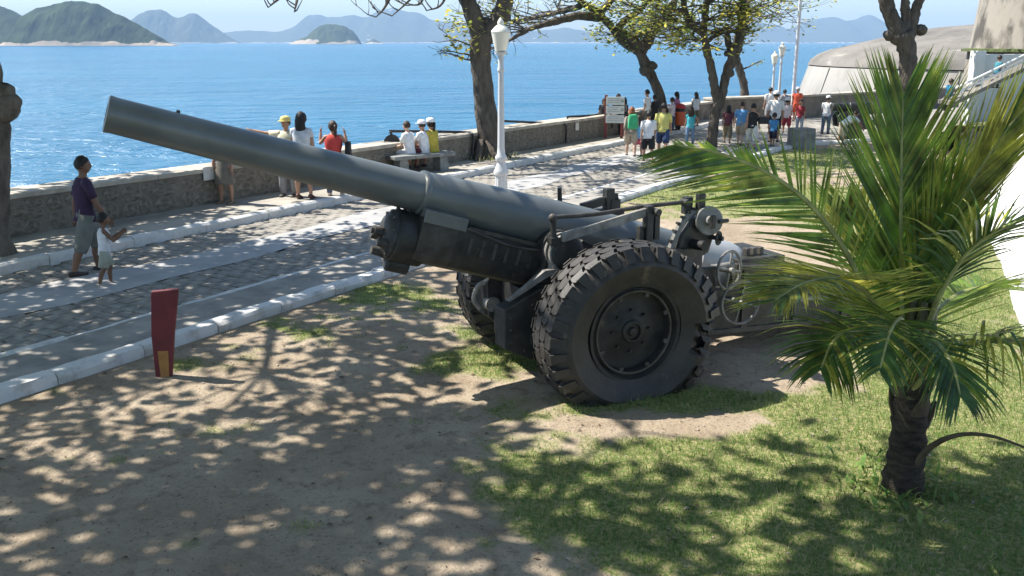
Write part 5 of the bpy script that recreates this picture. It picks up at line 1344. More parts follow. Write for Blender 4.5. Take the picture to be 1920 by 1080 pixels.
def person(loc, yaw, h, label, pose='stand', skin='tan', hair='black', hstyle='short', top=('white', (.7, .7, .7)), sleeve=.55, bottom=('jeans', (.08, .11, .17)), btype='trousers', blen=1.0, shoe=(.05, .045, .04), hat=None, cat='person', fem=False, child=False, vox=.022, face=True, hips=None, heel=0.0, name='person', headturn=0.0):
    """h metres tall, facing +Y turned by yaw (degrees anticlockwise seen from above)"""
    P = POSES[pose]; o = empty(name, loc, R(yaw)); tag(o, label, cat, 'people on the promenade and lawn')
    hs = 1.22 if child else 1.0                                   # head size
    hd = .130 * h * hs
    leg = (.485 if not child else .45) * h; th_l = leg * .50; sh_l = leg * .46; foot_h = leg * .04 + .02
    nrm = lambda v: Vector(v).normalized()
    hipw = (.055 if not fem else .058) * h
    legs = []; low = 1e9
    for sg, k in ((1, 'rl'), (-1, 'll')):
        hp = V3(sg * hipw, 0, 0); kn = hp + nrm(P[k][0]) * th_l; an = kn + nrm(P[k][1]) * sh_l; legs.append([hp, kn, an]); low = min(low, an.z)
    zoff = -low + foot_h + heel
    if hips is not None: zoff = hips
    for L_ in legs:
        for q in L_: q.z += zoff
    hc = V3(0, 0, zoff)
    lean = nrm(P['lean']); tor = .295 * h if not child else .30 * h
    sh_c = hc + lean * tor; neck = sh_c + lean * (.035 * h); look = lean.lerp(V3(0, 0, 1), .6).normalized()
    head = neck + look * (.035 * h + hd * .45) + V3(0, .010 * h, 0)
    shw = (.108 if not fem else .096) * h * (.9 if child else 1)
    right = V3(1, 0, 0); arms = []
    for sg, k in ((1, 'ra'), (-1, 'la')):
        s0 = sh_c + right * (sg * shw) - lean * (.012 * h); el = s0 + nrm(P[k][0]) * (.172 * h); wr = el + nrm(P[k][1]) * (.148 * h); arms.append([s0, el, wr])
    # ---- the body: one continuous surface
    b = MB(); S = h / 1.7; fat = 1.0
    wst = .082 if fem else .090
    b.tube([hc - lean * .07 * h, hc, hc + lean * .08 * h, hc + lean * .17 * h, hc + lean * .25 * h, sh_c, neck], [(.07 * h, .05 * h), (.098 * h, .066 * h), (wst * h, .060 * h), (.096 * h, .068 * h), (.104 * h, .064 * h), (.085 * h, .045 * h), (.034 * h, .034 * h)], 14, ref=right)
    b.tube([neck - lean * .03 * h, head], [.034 * h, .030 * h], 10)
    cr = math.cos(R(headturn)); srn = math.sin(R(headturn)); fwd = V3(-srn, cr, 0); sidev = V3(cr, srn, 0)
    b.ball(head, (hd * .40, hd * .46, hd * .52), 14, 10); b.ball(head + fwd * hd * .16 - V3(0, 0, hd * .26), (hd * .28, hd * .28, hd * .26), 10, 8)
    b.ball(head + fwd * hd * .47 - V3(0, 0, hd * .10), (hd * .07, hd * .10, hd * .12), 8, 6)
    for sg in (1, -1): b.ball(head + sidev * (sg * hd * .41) - V3(0, 0, hd * .06), (hd * .06, hd * .10, hd * .14), 8, 6)
    for hp, kn, an in legs:
        m1 = hp.lerp(kn, .5); m2 = kn.lerp(an, .35)
        b.tube([hp + V3(0, 0, .02 * h), hp.lerp(kn, .12), m1, kn, m2 + V3(0, -.012 * h, 0), an], [.058 * h, .060 * h, .050 * h, .034 * h, .035 * h, .022 * h], 10)
        b.tube([an + V3(0, -.035 * h, -foot_h * .55 - heel * .1), an + V3(0, .03 * h, -foot_h * .62 - heel * .5), an + V3(0, .098 * h, -foot_h * .75 - heel)], [(.024 * h, .018 * h), (.028 * h, .016 * h), (.022 * h, .008 * h)], 10, ref=right)
    for (s0, el, wr), sg in zip(arms, (1, -1)):
        b.tube([s0 - right * (sg * .03 * h), s0, s0.lerp(el, .5), el, el.lerp(wr, .4), wr], [.034 * h, .034 * h, .030 * h, .024 * h, .025 * h, .017 * h], 10)
        fd = (wr - el).normalized(); b.tube([wr - fd * .01 * h, wr + fd * .025 * h, wr + fd * .052 * h], [(.016 * h, .012 * h), (.024 * h, .011 * h), (.021 * h, .009 * h)], 8)
    body = b.build('body', skin_m(skin), o, smooth='full')
    BODY_JOBS.append((body, vox, arms, h))
    # ---- clothes
    sv = MB(); f = 1.13
    zt = sh_c + lean * .022 * h
    low_t = hc - lean * (.035 * h if btype != 'dress' else -.02 * h)
    sv.tube([low_t, hc + lean * .02 * h, hc + lean * .09 * h, hc + lean * .17 * h, hc + lean * .25 * h, sh_c - lean * .008 * h, zt], [(.108 * h * 1.08, .078 * h * 1.08), (.106 * h * 1.06, .076 * h), (wst * h * 1.16, .071 * h), (.100 * h * f, .072 * h * f), (.106 * h * f, .070 * h * f), (.092 * h * 1.1, .052 * h * 1.1), (.052 * h, .042 * h)], 16, ref=right)
    if sleeve > 0:
        for (s0, el, wr), sg in zip(arms, (1, -1)):
            pts = [s0 - right * (sg * .04 * h), s0, s0.lerp(el, min(sleeve, 1.0))]; rd = [.042 * h, .043 * h, .042 * h - .006 * h * min(sleeve, 1)]
            if sleeve > 1: pts.append(el.lerp(wr, sleeve - 1)); rd.append(.028 * h)
            sv.tube(pts, rd, 12)
    rr = random.Random(int(abs(loc[0] * 997 + loc[1] * 131)))
    sv.v = [(x + rr.uniform(-1, 1) * .004 * h, y + rr.uniform(-1, 1) * .004 * h, z + rr.uniform(-1, 1) * .003 * h) for x, y, z in sv.v]
    sv.v = [(x, y + .005 * h * math.sin(z * 40 / h + x * 30 / h), z) for x, y, z in sv.v]
    sv.build('shirt', cloth(*top), o, smooth='full')
    bt = MB()
    if btype in ('skirt', 'dress'):
        kz = min(legs[0][1].z, legs[1][1].z); ztop = hc.z + .06 * h; zb = ztop + (kz - ztop) * blen * 1.15
        mid = (legs[0][1] + legs[1][1]) / 2
        rings = []
        for i in range(7):
            t_ = i / 6; z = ztop + (zb - ztop) * t_; c = V3(mid.x * t_ * .6, mid.y * t_ * .6, z)
            rings.append([c + V3((.098 + .045 * t_) * h * math.cos(a) * (1 + .05 * t_ * math.sin(7 * a)), (.075 + .05 * t_) * h * math.sin(a) * (1 + .05 * t_ * math.sin(5 * a)), .006 * h * t_ * math.sin(4 * a)) for a in [2 * math.pi * j / 20 for j in range(20)]])
        bt.loft(rings, False, False); bt.build('skirt', cloth(*bottom), o, smooth='full')
    else:
        bt.tube([hc + lean * .065 * h, hc, hc - V3(0, 0, .06 * h)], [(.101 * h, .070 * h), (.108 * h, .076 * h), (.085 * h, .066 * h)], 14, ref=right)
        for hp, kn, an in legs:
            pts = [hp + V3(0, 0, .02 * h), hp.lerp(kn, .2)]; rd = [.062 * h, .067 * h]
            wide = 1.25 if blen < .8 else 1.0
            if blen <= .5: pts.append(hp.lerp(kn, blen * 2)); rd.append(.056 * h * wide)
            else:
                pts += [kn.lerp(hp, .35), kn]; rd += [.055 * h * wide, .046 * h * wide]
                if blen > .55: pts += [kn.lerp(an, .4 * min(1, (blen - .5) * 2)), kn.lerp(an, min(.97, (blen - .5) * 2))]; rd += [.044 * h * wide, .037 * h * wide]
            bt.tube(pts, rd, 12)
        bt.build('shorts' if blen < .8 else 'trousers', cloth(*bottom), o, smooth='full')
    # ---- shoes
    for hp, kn, an in legs:
        sb = MB()
        sb.tube([an + V3(0, -.042 * h, -foot_h * .5 - heel * .05), an + V3(0, -.01 * h, -foot_h * .45 - heel * .2), an + V3(0, .05 * h, -foot_h * .62 - heel * .7), an + V3(0, .108 * h, -foot_h * .72 - heel)], [(.022 * h, .022 * h), (.030 * h, .026 * h), (.033 * h, .017 * h), (.022 * h, .011 * h)], 10, ref=right)
        if heel: sb.tube([an + V3(0, -.03 * h, -foot_h * .5), an + V3(0, -.03 * h, -foot_h - heel)], [.014, .008], 6)
        sb.build('shoe', mat('shoe_%02d%02d%02d' % tuple(int(c * 99) for c in shoe), shoe, 0.6, var=.15, scale=12), o, smooth='full')
    # ---- hair or hat
    hb = MB(); hm = hair_m(hair, HAIRS[hair]); r3 = random.Random(3)
    if hstyle != 'none':
        rings = []; n = 18
        for i in range(8):
            t_ = i / 7
            ring = []
            for j in range(n):
                a = 2 * math.pi * j / n; fr = math.sin(a)          # +1 in front
                lim = (.62 if hstyle == 'short' else .78) * math.pi - .30 * math.pi * max(0, fr) ** .7 * (1 if True else 0)
                ph = .04 + t_ * lim; d = sidev * math.cos(a) + fwd * math.sin(a); k = 1.08 + (.10 if hstyle in ('curly', 'bushy') else 0) + r3.uniform(-.02, .02) * (3 if hstyle in ('curly', 'bushy') else 1)
                ring.append(head + d * (hd * .425 * k * math.sin(ph)) * (1 + .08 * abs(fr)) + V3(0, 0, hd * .53 * k * math.cos(ph)) - fwd * hd * .02)
            rings.append(ring)
        hb.loft(rings, True, False)
        if hstyle in ('long', 'bushy'):
            ln = 1.75 if hstyle == 'long' else 1.45
            hb.tube([head + V3(0, 0, hd * .25) - fwd * hd * .18, head - fwd * hd * .36 - V3(0, 0, hd * .15), head - fwd * hd * .40 - V3(0, 0, hd * .75), head - fwd * hd * .36 - V3(0, 0, hd * ln)], [(hd * .36, hd * .22), (hd * .47, hd * .22), (hd * .50, hd * .18), (hd * .30, hd * .10)], 12, ref=sidev)
        if hstyle == 'pony':
            hb.tube([head - fwd * hd * .40 + V3(0, 0, hd * .15), head - fwd * hd * .62, head - fwd * hd * .56 - V3(0, 0, hd * .6), head - fwd * hd * .46 - V3(0, 0, hd * 1.3)], [(hd * .10, hd * .10), (hd * .17, hd * .13), (hd * .17, hd * .12), (hd * .05, hd * .05)], 10, ref=sidev)
        hb.v = [(x + r3.uniform(-1, 1) * hd * .022, y + r3.uniform(-1, 1) * hd * .022, z + r3.uniform(-1, 1) * hd * .02) for x, y, z in hb.v]
        hb.build('hair', hm, o, smooth='full')
    if hat:
        hb = MB()
        rings = [[head + sidev * (hd * .46 * k * math.cos(a)) + fwd * (hd * .53 * k * math.sin(a)) + V3(0, 0, hd * z) for a in [2 * math.pi * j / 18 for j in range(18)]] for k, z in ((1.0, .12), (1.03, .24), (.98, .42), (.78, .56), (.35, .63), (.02, .64))]
        hb.loft(rings, False, True)
        br_ = [head + sidev * (hd * .40 * math.cos(a)) + fwd * (hd * (.35 + .52 * math.sin(a))) + V3(0, 0, hd * (.16 - .05 * math.sin(a))) for a in [math.pi * j / 10 for j in range(11)]]
        hb.add(br_ + [p + V3(0, 0, .012) for p in br_], [tuple(range(11)), tuple(reversed(range(11, 22)))] + [(j, j + 1, j + 12, j + 11) for j in range(10)])
        hb.build('cap', cloth(*hat), o, smooth=True)
    if face:
        eb = MB()
        for sg in (1, -1): eb.ball(head + fwd * hd * .425 + sidev * (sg * hd * .165) + V3(0, 0, hd * .01), (hd * .055, hd * .03, hd * .03), 8, 5)
        eb.build('eyes', mat('eye_dark', (.02, .015, .012), .3), o)
        eb = MB(); eb.ball(head + fwd * hd * .435 - V3(0, 0, hd * .285), (hd * .10, hd * .03, hd * .022), 8, 5); eb.build('mouth', mat('lips', (.22, .075, .06), .5), o)
    o_info = dict(head=head, hd=hd, arms=arms, hc=hc, sh=sh_c, h=h)
    return o, o_info
def finish_bodies():
    for body, vox, arms, h in BODY_JOBS:
        md = body.modifiers.new('remesh', 'REMESH'); md.mode = 'VOXEL'; md.voxel_size = vox * h / 1.6; md.use_smooth_shade = True
        sm = body.modifiers.new('smooth', 'SMOOTH'); sm.factor = .5; sm.iterations = 3
    dg = bpy.context.evaluated_depsgraph_get()
    new = [bpy.data.meshes.new_from_object(bd.evaluated_get(dg)) for bd, *_ in BODY_JOBS]
    for (body, vox, arms, h), me in zip(BODY_JOBS, new):
        body.modifiers.clear()
        fm = MB()                                                    # five fingers on each hand, rooted in the palm
        for (s0, el, wr), sg in zip(arms, (1, -1)):
            d = (wr - el).normalized(); pl = d.cross(Vector((0, 1, 0)))
            if pl.length < .2: pl = d.cross(Vector((0, 0, 1)))
            pl.normalize(); nn_ = pl.cross(d); k = h / 1.7; tip = wr + d * .075 * k
            for q, L_ in ((-.027, .058), (-.009, .072), (.009, .068), (.027, .052)):
                p0 = tip + nn_ * q * k; fm.tube([p0, p0 + (d + pl * sg * .15).normalized() * L_ * .5 * k, p0 + (d + pl * sg * .15).normalized() * L_ * .5 * k + (d + pl * sg * .7).normalized() * L_ * .5 * k], [.0095 * k, .0085 * k, .006 * k], 6)
            p0 = wr + d * .03 * k + nn_ * .03 * k; fm.tube([p0, p0 + (d * .6 + nn_ * .8).normalized() * .035 * k, p0 + (d * .6 + nn_ * .8).normalized() * .035 * k + d * .03 * k], [.011 * k, .010 * k, .007 * k], 6)
        bm = bmesh.new(); bm.from_mesh(me)
        vs = [bm.verts.new(v) for v in fm.v]
        for f in fm.f: bm.faces.new([vs[i] for i in f])
        bmesh.ops.recalc_face_normals(bm, faces=bm.faces)
        for f in bm.faces: f.smooth = True
        bm.to_mesh(me); bm.free()
        old = body.data
        me.name = 'body'
        if not me.materials: me.materials.append(old.materials[0])
        body.data = me

W_ = ('white', (.78, .78, .78)); BLK = ('black', (.02, .02, .022)); BEI = ('beige', (.42, .36, .27)); JEAN = ('jeans', (.09, .13, .21)); NAVY = ('navy', (.025, .03, .06))
CREAM = ('cream', (.72, .66, .48)); RED = ('red', (.55, .06, .05)); GREY = ('grey', (.28, .29, .31)); PALEB = ('pale_grey_blue', (.55, .58, .62)); YEL = ('yellow', (.62, .58, .18)); BLUE = ('blue', (.14, .36, .66)); TURQ = ('turquoise', (.08, .50, .58))
PURP = ('purple', (.045, .022, .060)); KHAKI = ('khaki', (.20, .19, .14)); MAR = ('maroon', (.16, .05, .07)); BAND = ('dark_red', (.35, .035, .05)); OLI = ('olive', (.22, .19, .12)); LIL = ('lilac', (.42, .16, .30))
def at_feet(u, v, z=0.0):
    p = G(u, v, z); return p
def tall(u, vtop, vfoot, z=0.0):
    g = G(u, vfoot, z); return AT(u, vtop, g.y).z - z
# the man and the child on the road
person(at_feet(172, 512), -52, 1.74, 'man in purple t-shirt and grey shorts walking on the road at left', 'walk', 'brown', 'black', 'short', PURP, .75, ('grey_green', (.17, .18, .16)), 'trousers', .62, (.05, .035, .03), vox=.013, headturn=-25)
person(at_feet(203, 535), -62, 1.03, 'small child in white sleeveless top and pale shorts beside the man', 'tiptoe', 'brown', 'black', 'short', W_, 0.0, ('pale_khaki', (.40, .42, .34)), 'trousers', .45, (.35, .32, .28), child=True, vox=.014)
# by the sea wall
person(at_feet(425, 381, PZ), 165, 1.50, 'person in patterned skirt whose upper half hides behind the barrel', 'stand', 'tan', 'brown', 'long', ('print_grey', (.14, .13, .14)), .5, ('patterned', (.17, .15, .12)), 'skirt', .85, (.22, .16, .11), fem=True)
person(at_feet(542, 368, PZ), 172, tall(542, 217, 368, PZ), 'person in yellow cap and cream shirt stretching an arm out by the wall', 'point', 'tan', 'brown', 'short', CREAM, .6, GREY, 'trousers', 1.0, hat=('yellow_cap', (.75, .62, .22)), vox=.016, headturn=-20)
person(at_feet(572, 373, 0.16), -8, tall(572, 214, 373, .16) - .0, 'long-haired woman in pale blouse and heels standing on the kerb', 'stand', 'tan', 'black', 'bushy', PALEB, .45, ('grey_skirt', (.10, .10, .12)), 'skirt', .9, (.09, .04, .03), fem=True, vox=.015, heel=.05)
pr, inf = person(at_feet(630, 366, PZ), 12, tall(630, 225, 366, PZ), 'ponytailed woman in red top raising a camera to her face', 'photo', 'tan', 'brown', 'pony', RED, 0.0, JEAN, 'trousers', 1.0, (.4, .3, .25), fem=True, vox=.015, headturn=25)
# on the bench, seen from behind
BYAW = 38
def bench_pos(u): return G(u, 322 - (u - 770) * .09, PZ)
person(bench_pos(770), 66, 1.55, 'seated person in white shirt with thin strap nearest the bench end', 'sit', 'fair', 'brown', 'short', W_, .7, ('white_trousers', (.6, .6, .6)), 'trousers', 1.0, (.6, .6, .6), hips=.47, vox=.018)
person(bench_pos(798), 62, 1.55, 'seated person in white top and white cap in the middle of the bench', 'sit', 'tan', 'black', 'short', W_, .6, ('dark_red_shorts', (.14, .03, .04)), 'trousers', .55, (.05, .05, .06), hips=.47, hat=W_, vox=.018)
person(bench_pos(814), 58, 1.62, 'seated girl in yellow and black top with white cap and dark ponytail', 'sit', 'tan', 'black', 'pony', ('yellow_black', (.50, .40, .06)), .3, RED, 'trousers', .6, (.05, .05, .06), hips=.47, hat=W_, fem=True, vox=.018)
# the crowd further along
def crowd(u, vt, vf, z, yaw, label, *a, **k):
    return person(at_feet(u, vf, z), yaw, tall(u, vt, vf, z), label, *a, **k)
crowd(1131, 184, 253, PZ, 160, 'long-haired woman in dark clothes behind the left post of the signboard', 'stand', 'tan', 'black', 'long', BLK, .6, BLK, fem=True)
crowd(1157, 175, 252, PZ, 200, 'dark-haired man in black shirt standing behind the white signboard', 'stand', 'brown', 'black', 'short', BLK, .7, BLK)
crowd(1170, 182, 253, PZ, 120, 'person in black with bushy dark hair right of the signboard', 'hold', 'brown', 'black', 'bushy', BLK, 1.6, BLK)
crowd(1182, 199, 293, 0, -5, 'curly red-haired woman in grey shirt and beige shorts with green backpack', 'walk', 'fair', 'red', 'bushy', ('grey_brown', (.30, .26, .21)), 1.5, BEI, 'trousers', .42, fem=True)
crowd(1196, 214, 292, 0, -5, 'girl in light blue top and pink shorts beside the red-haired woman', 'walk', 'tan', 'brown', 'long', ('light_blue', (.22, .55, .80)), .1, ('pink', (.55, .12, .18)), 'trousers', .40, fem=True, child=True)
crowd(1214, 206, 303, 0, 0, 'boy in white t-shirt and black shorts walking away on the paving', 'walk', 'tan', 'black', 'short', W_, .9, BLK, 'trousers', .52, (.04, .04, .05))
crowd(1241, 191, 293, 0, -12, 'man in yellow shirt and blue shorts walking away', 'walk', 'tan', 'black', 'short', YEL, .85, ('navy_blue', (.025, .05, .13)), 'trousers', .55, (.2, .15, .1))
crowd(1212, 167, 249, PZ, 60, 'man in white t-shirt leaning at the sea wall', 'stand', 'tan', 'black', 'short', W_, .7, KHAKI)
crowd(1226, 177, 248, PZ, 40, 'person in black half hidden by the leaning tree trunk', 'stand', 'brown', 'black', 'short', BLK, .8, BLK)
crowd(1268, 171, 243, PZ, 70, 'woman in lilac top with long dark hair facing the wall', 'hold', 'tan', 'black', 'long', LIL, .8, ('dark_grey', (.05, .05, .06)), fem=True)
crowd(1259, 182, 245, PZ, 50, 'child in pale pink top left of the woman in lilac', 'stand', 'fair', 'brown', 'short', ('pale_pink', (.72, .60, .62)), .7, JEAN, child=True)
crowd(1303, 172, 236, PZ, 15, 'girl in white top and olive skirt by the wall', 'stand', 'tan', 'brown', 'long', W_, .5, OLI, 'trousers', .5, fem=True)
crowd(1293, 200, 270, 0, 0, 'boy in turquoise shirt and jeans on the paving', 'akimbo', 'tan', 'brown', 'bushy', TURQ, .3, ('light_jeans', (.14, .24, .38)), child=True)
crowd(1363, 196, 268, 0, -15, 'person in maroon shirt behind the forked tree', 'walk', 'tan', 'black', 'bushy', MAR, .6, OLI, 'trousers', .75)
crowd(1387, 189, 272, 0, -30, 'man in bright blue t-shirt and beige shorts', 'walk', 'fair', 'brown', 'short', BLUE, .8, BEI, 'trousers', .5)
crowd(1408, 192, 280, 0, -20, 'woman in black top and white cropped trousers', 'walk', 'tan', 'black', 'short', BLK, 0, ('off_white', (.66, .64, .58)), 'trousers', .8, fem=True)
crowd(1450, 170, 266, 0, -5, 'tall man in white shirt and white cap seen from behind', 'stand', 'tan', 'black', 'short', W_, .95, BLK, 'trousers', .55, hat=W_)
crowd(1448, 210, 274, 0, -35, 'small boy in blue t-shirt and navy shorts', 'walk', 'tan', 'brown', 'short', ('royal_blue', (.08, .28, .55)), .7, NAVY, 'trousers', .5, child=True)
crowd(1468, 167, 228, 0, 20, 'man in grey shirt behind the tall man in white', 'stand', 'tan', 'black', 'short', GREY, .8, JEAN)
crowd(1473, 182, 249, 0, -10, 'boy in white shirt with red sleeves and white cap', 'walk', 'tan', 'black', 'short', ('white_red', (.72, .60, .60)), .7, BAND, 'trousers', .6, hat=W_, child=True)
crowd(1441, 163, 232, 0, 10, 'person in white near the far lamp posts', 'stand', 'tan', 'black', 'short', W_, .8, GREY, 'trousers', .6)
crowd(1492, 163, 226, 0, 160, 'person in orange-red top beside the flagpole', 'stand', 'tan', 'black', 'short', ('orange_red', (.62, .10, .05)), .6, ('orange_red', (.62, .10, .05)), 'trousers', .5, hat=W_)
crowd(1498, 186, 247, 0, 150, 'boy in dark red t-shirt and pale jeans facing the camera', 'stand', 'tan', 'black', 'short', BAND, .7, ('pale_jeans', (.35, .42, .50)), child=True)
crowd(1547, 179, 251, 0, -40, 'person in white t-shirt and jeans beside the old bronze cannon', 'hold', 'tan', 'black', 'short', W_, .7, JEAN, hat=W_)
person(at_feet(1578, 271), -75, 1.35, 'person in white bending forward under the old cannon', 'bend', 'tan', 'brown', 'short', W_, .8, ('khaki_check', (.45, .40, .30)), 'trousers', .6)
# on the ramp
pb = AT(1866, 165, 26.9); person(pb, -75, AT(1866, 103, 26.9).z - pb.z, 'boy in teal shirt leaning at the upper ramp rail by the white wall', 'hold', 'tan', 'brown', 'short', ('teal', (.05, .22, .28)), .6, NAVY, child=True)
pb = AT(1776, 208, 26.9); person(pb, -60, AT(1776, 147, 26.9).z - pb.z, 'boy in bright blue shirt at the foot of the ramp behind the palm', 'hold', 'tan', 'brown', 'short', ('cyan_blue', (.05, .30, .48)), .6, NAVY, child=True)
finish_bodies()

# ================================================================== STREET FURNITURE AND SMALL THINGS
M_LAMP = mat('lamp_white_iron', (0.56, 0.57, 0.58), 0.5, col2=(0.36, 0.36, 0.36), scale=12, bump=0.3, bscale=40, lo=.2, hi=.4)
M_GLOBE = mat('lamp_opal_glass', (0.80, 0.77, 0.66), 0.25, var=.04, scale=3)
M_BLKP = mat('black_iron_pipe', (0.02, 0.02, 0.022), 0.5, var=.2, scale=10)
def lamp_post(base, H_, label, k=1.0):
    o = empty('lamp_post', base); tag(o, label, 'lamp post', 'white globe lamp posts')
    z1 = H_ * .31
    b = MB(); n = 24; rings = []
    def ring(z, r, fl=0.0): return [Vector((r * (1 - fl * (j % 2)) * math.cos(2 * math.pi * j / n), r * (1 - fl * (j % 2)) * math.sin(2 * math.pi * j / n), z)) for j in range(n)]
    pr_ = [(0, .26, 0), (.10, .26, 0), (.12, .21, 0), (.20, .20, .0), (.24, .155, .1), (z1 - .26, .135, .1), (z1 - .24, .165, 0), (z1 - .19, .175, 0), (z1 - .15, .15, 0), (z1 - .04, .095, 0), (z1, .09, 0)]
    b.loft([ring(z, r * k * .80, f) for z, r, f in pr_]); b.build('pedestal', M_LAMP, o, smooth=True)
    b = MB(); zt = H_ - .58 * k
    ps = [(z1 + .002, .12, 0), (z1 + .05, .15, 0), (z1 + .09, .14, 0), (z1 + .13, .10, 0), (z1 + .25, .088, .08), (zt - .35, .066, .08), (zt - .33, .085, 0), (zt - .29, .085, 0), (zt - .26, .068, 0), (zt - .06, .068, 0), (zt - .04, .14, 0), (zt, .15, 0)]
    b.loft([ring(z, r * k * .74, f) for z, r, f in ps]); b.build('shaft', M_LAMP, o, smooth=True)
    b = MB(); b.lathe((0, 0, 0), (0, 0, 1), [(zt + .002, .07 * k), (zt + .02, .105 * k), (zt + .30 * k, .162 * k), (zt + .33 * k, .165 * k)], 24); b.build('globe', M_GLOBE, o, smooth=True)
    b = MB(); b.lathe((0, 0, 0), (0, 0, 1), [(zt + .332 * k, .172 * k), (zt + .36 * k, .165 * k), (zt + .43 * k, .10 * k), (zt + .46 * k, .055 * k), (zt + .50 * k, .06 * k), (zt + .54 * k, .04 * k), (zt + .58 * k, .012 * k)], 24); b.build('cap', M_GLOBE, o, smooth=True)
    return o
lb = RD(0, 0); lb = Vector((AT(940, 410, 17.0).x, 17.0, 0.03))
lamp_post(lb, AT(948, 33, 17.0).z - .03, 'white fluted lamp post with opal lantern beside the forked trunk')
for u, vt, vb, lab in ((1445, 95, 222, 'far white lamp post, left and lower one of the pair'), (1457, 79, 226, 'far white lamp post, right and taller one of the pair')):
    g = G(u, vb, 0); lamp_post(g, AT(u, vt, g.y).z, lab, .95)
g = G(1484, 224, 0); b = MB(); b.cyl((0, 0, 0), (0, 0, 9.5), .085, .055, 14); b.lathe((0, 0, 0), (0, 0, 1), [(0, .2), (.12, .2), (.16, .1)], 16); b.lathe((0, 0, 0), (0, 0, 1), [(9.5, .055), (9.56, .09), (9.66, .06), (9.7, .01)], 12)
fo = b.build('flagpole', mat('flagpole_paint', (.66, .66, .68), .4, var=.06), smooth=True); fo.location = g; tag(fo, 'tall plain white flagpole in front of the fort', 'flagpole')

# bench
bo = empty('stone_bench', G(790, 322, PZ), R(38)); tag(bo, 'grey stone slab bench under the seated people', 'bench')
M_BST = mat('bench_stone', (.22, .23, .22), .85, var=.22, scale=4, bump=.4)
b = MB(); b.box((0, 0, .40), (1.75, .48, .09)); b.build('seat', M_BST, bo, bevel=.015)
for sx in (-.58, .58):
    b = MB(); b.box((sx, 0, .17), (.26, .36, .36), taper=.9); b.build('leg', M_BST, bo, bevel=.012)

# signboard with three white boards
so = empty('signboard', G(1150, 259, PZ), R(-8)); tag(so, 'signboard of three white panels on red posts by the wall', 'sign')
SG = G(1150, 259, PZ); kx = SG.y / F_PX
M_REDP = mat('sign_red_post', (.20, .045, .035), .6, var=.15, scale=8); M_BRD = mat('sign_white_board', (.62, .64, .60), .6, var=.05, scale=3); M_INK = mat('sign_grey_lettering', (.20, .22, .22), .7)
for px in (-15, 15):
    b = MB(); b.box((px * kx, 0, .70 if px < 0 else .35), (.10, .08, 1.42 if px < 0 else .70)); b.build('post', M_REDP, so, bevel=.008)
rs = random.Random(8)
for i, z in enumerate((1.22, .93, .63)):
    b = MB(); b.box((2 * kx, -.055, z), (.60, .03, .26)); bd = b.build('board', M_BRD, so, bevel=.006)
    b = MB()
    for r_ in range(3):
        x = -.24
        while x < (.10 if i < 2 else .22):
            w = rs.uniform(.03, .09); b.box((2 * kx + x + w / 2, -.0725, z + .07 - r_ * .06), (w, .004, .014)); x += w + .02
    b.build('lettering', M_INK, bd)
    if i < 2:
        b = MB(); b.lathe((2 * kx + .23, -.071, z), (0, -1, 0), [(0, .045), (.006, .045)], 18); b.build('round_emblem', mat('emblem_green', (.16, .22, .17), .6), bd)
        b = MB(); b.lathe((2 * kx + .23, -.078, z), (0, -1, 0), [(0, .022), (.004, .022)], 14); b.build('emblem_centre', M_BRD, bd)

# notice plates on the wall
for u, v, w, h_, lab in ((1081, 237, .20, .24, 'small white notice plate on the wall left of the signboard'), (390, 325, .26, .26, 'pale square plate on the wall behind the person in patterned skirt')):
    y = G(u, 300 if u > 500 else 372, PZ)
    # stand it on the wall face: intersect the ray with the face plane
    d = ray(u, v); C = Vector((0, 0, CAM_H)); tt_ = (W0 - C).dot(qW) / d.dot(qW); p = C + d * (tt_ * .998)
    b = MB(); b.box((0, 0, 0), (w, .03, h_)); o = b.build('notice_plate', mat('plate_paint', (.62, .60, .55), .6, var=.06), bevel=.004); o.location = p + qW * .02; o.rotation_euler = (0, 0, rzW); tag(o, lab, 'plate')

# litter bin
bn = empty('litter_bin', G(1274, 244, PZ), 0); bn.scale = (.78, .78, .78); tag(bn, 'orange litter bin with red lid standing by the sea wall', 'bin')
M_OR = mat('bin_orange', (.62, .11, .03), .45, var=.08); M_RD = mat('bin_red_lid', (.45, .03, .03), .4, var=.08)
b = MB(); b.lathe((0, 0, 0), (0, 0, 1), [(.22, .17), (.24, .20), (.82, .25), (.85, .24)], 24); b.build('tub', M_OR, bn, smooth=True)
b = MB(); b.lathe((0, 0, 0), (0, 0, 1), [(.86, .23), (1.0, .23)], 24); b.build('opening', M_BLKP, bn, smooth=True)
b = MB(); b.lathe((0, 0, 0), (0, 0, 1), [(1.0, .27), (1.04, .28), (1.16, .20), (1.22, .06), (1.23, .01)], 24); b.build('lid', M_RD, bn, smooth=True)
b = MB(); b.cyl((0, 0, 0), (0, 0, .24), .05, n=12); b.build('stem', M_BLKP, bn, smooth=True)

# black pipe arms over the wall
def on_wall(u, v, back=.30):
    """point above the wall's middle seen at that pixel"""
    d = ray(u, v); C = Vector((0, 0, CAM_H)); n_ = qW; t_ = (W0 - qW * back - C).dot(n_) / d.dot(n_); return C + d * t_
def pipe(pts, label, weight=None):
    o = empty('pipe_barrier', pts[-1]); tag(o, label, 'pipe'); org = Vector(pts[-1])
    b = MB(); b.tube(curve_pts([Vector(p) - org for p in pts], 30), .035, 8); b.build('pipe', M_BLKP, o, smooth=True)
    if weight:
        c = weight - org; b = MB(); rings = []
        for i in range(9):
            a = math.pi * i / 8; rings.append([c + V3(.20 * math.cos(a) * 1.0, .06 * sy, .21 * math.sin(a) * sz) for sy, sz in ((-1, 1), (1, 1), (1, .02), (-1, .02))])
        b.loft(rings); b.build('counterweight', M_BLKP, o)
        b = MB(); b.tube([c + V3(0, 0, .2), Vector(pts[0]) - org], .03, 8); b.build('hanger', M_BLKP, o)
    return o
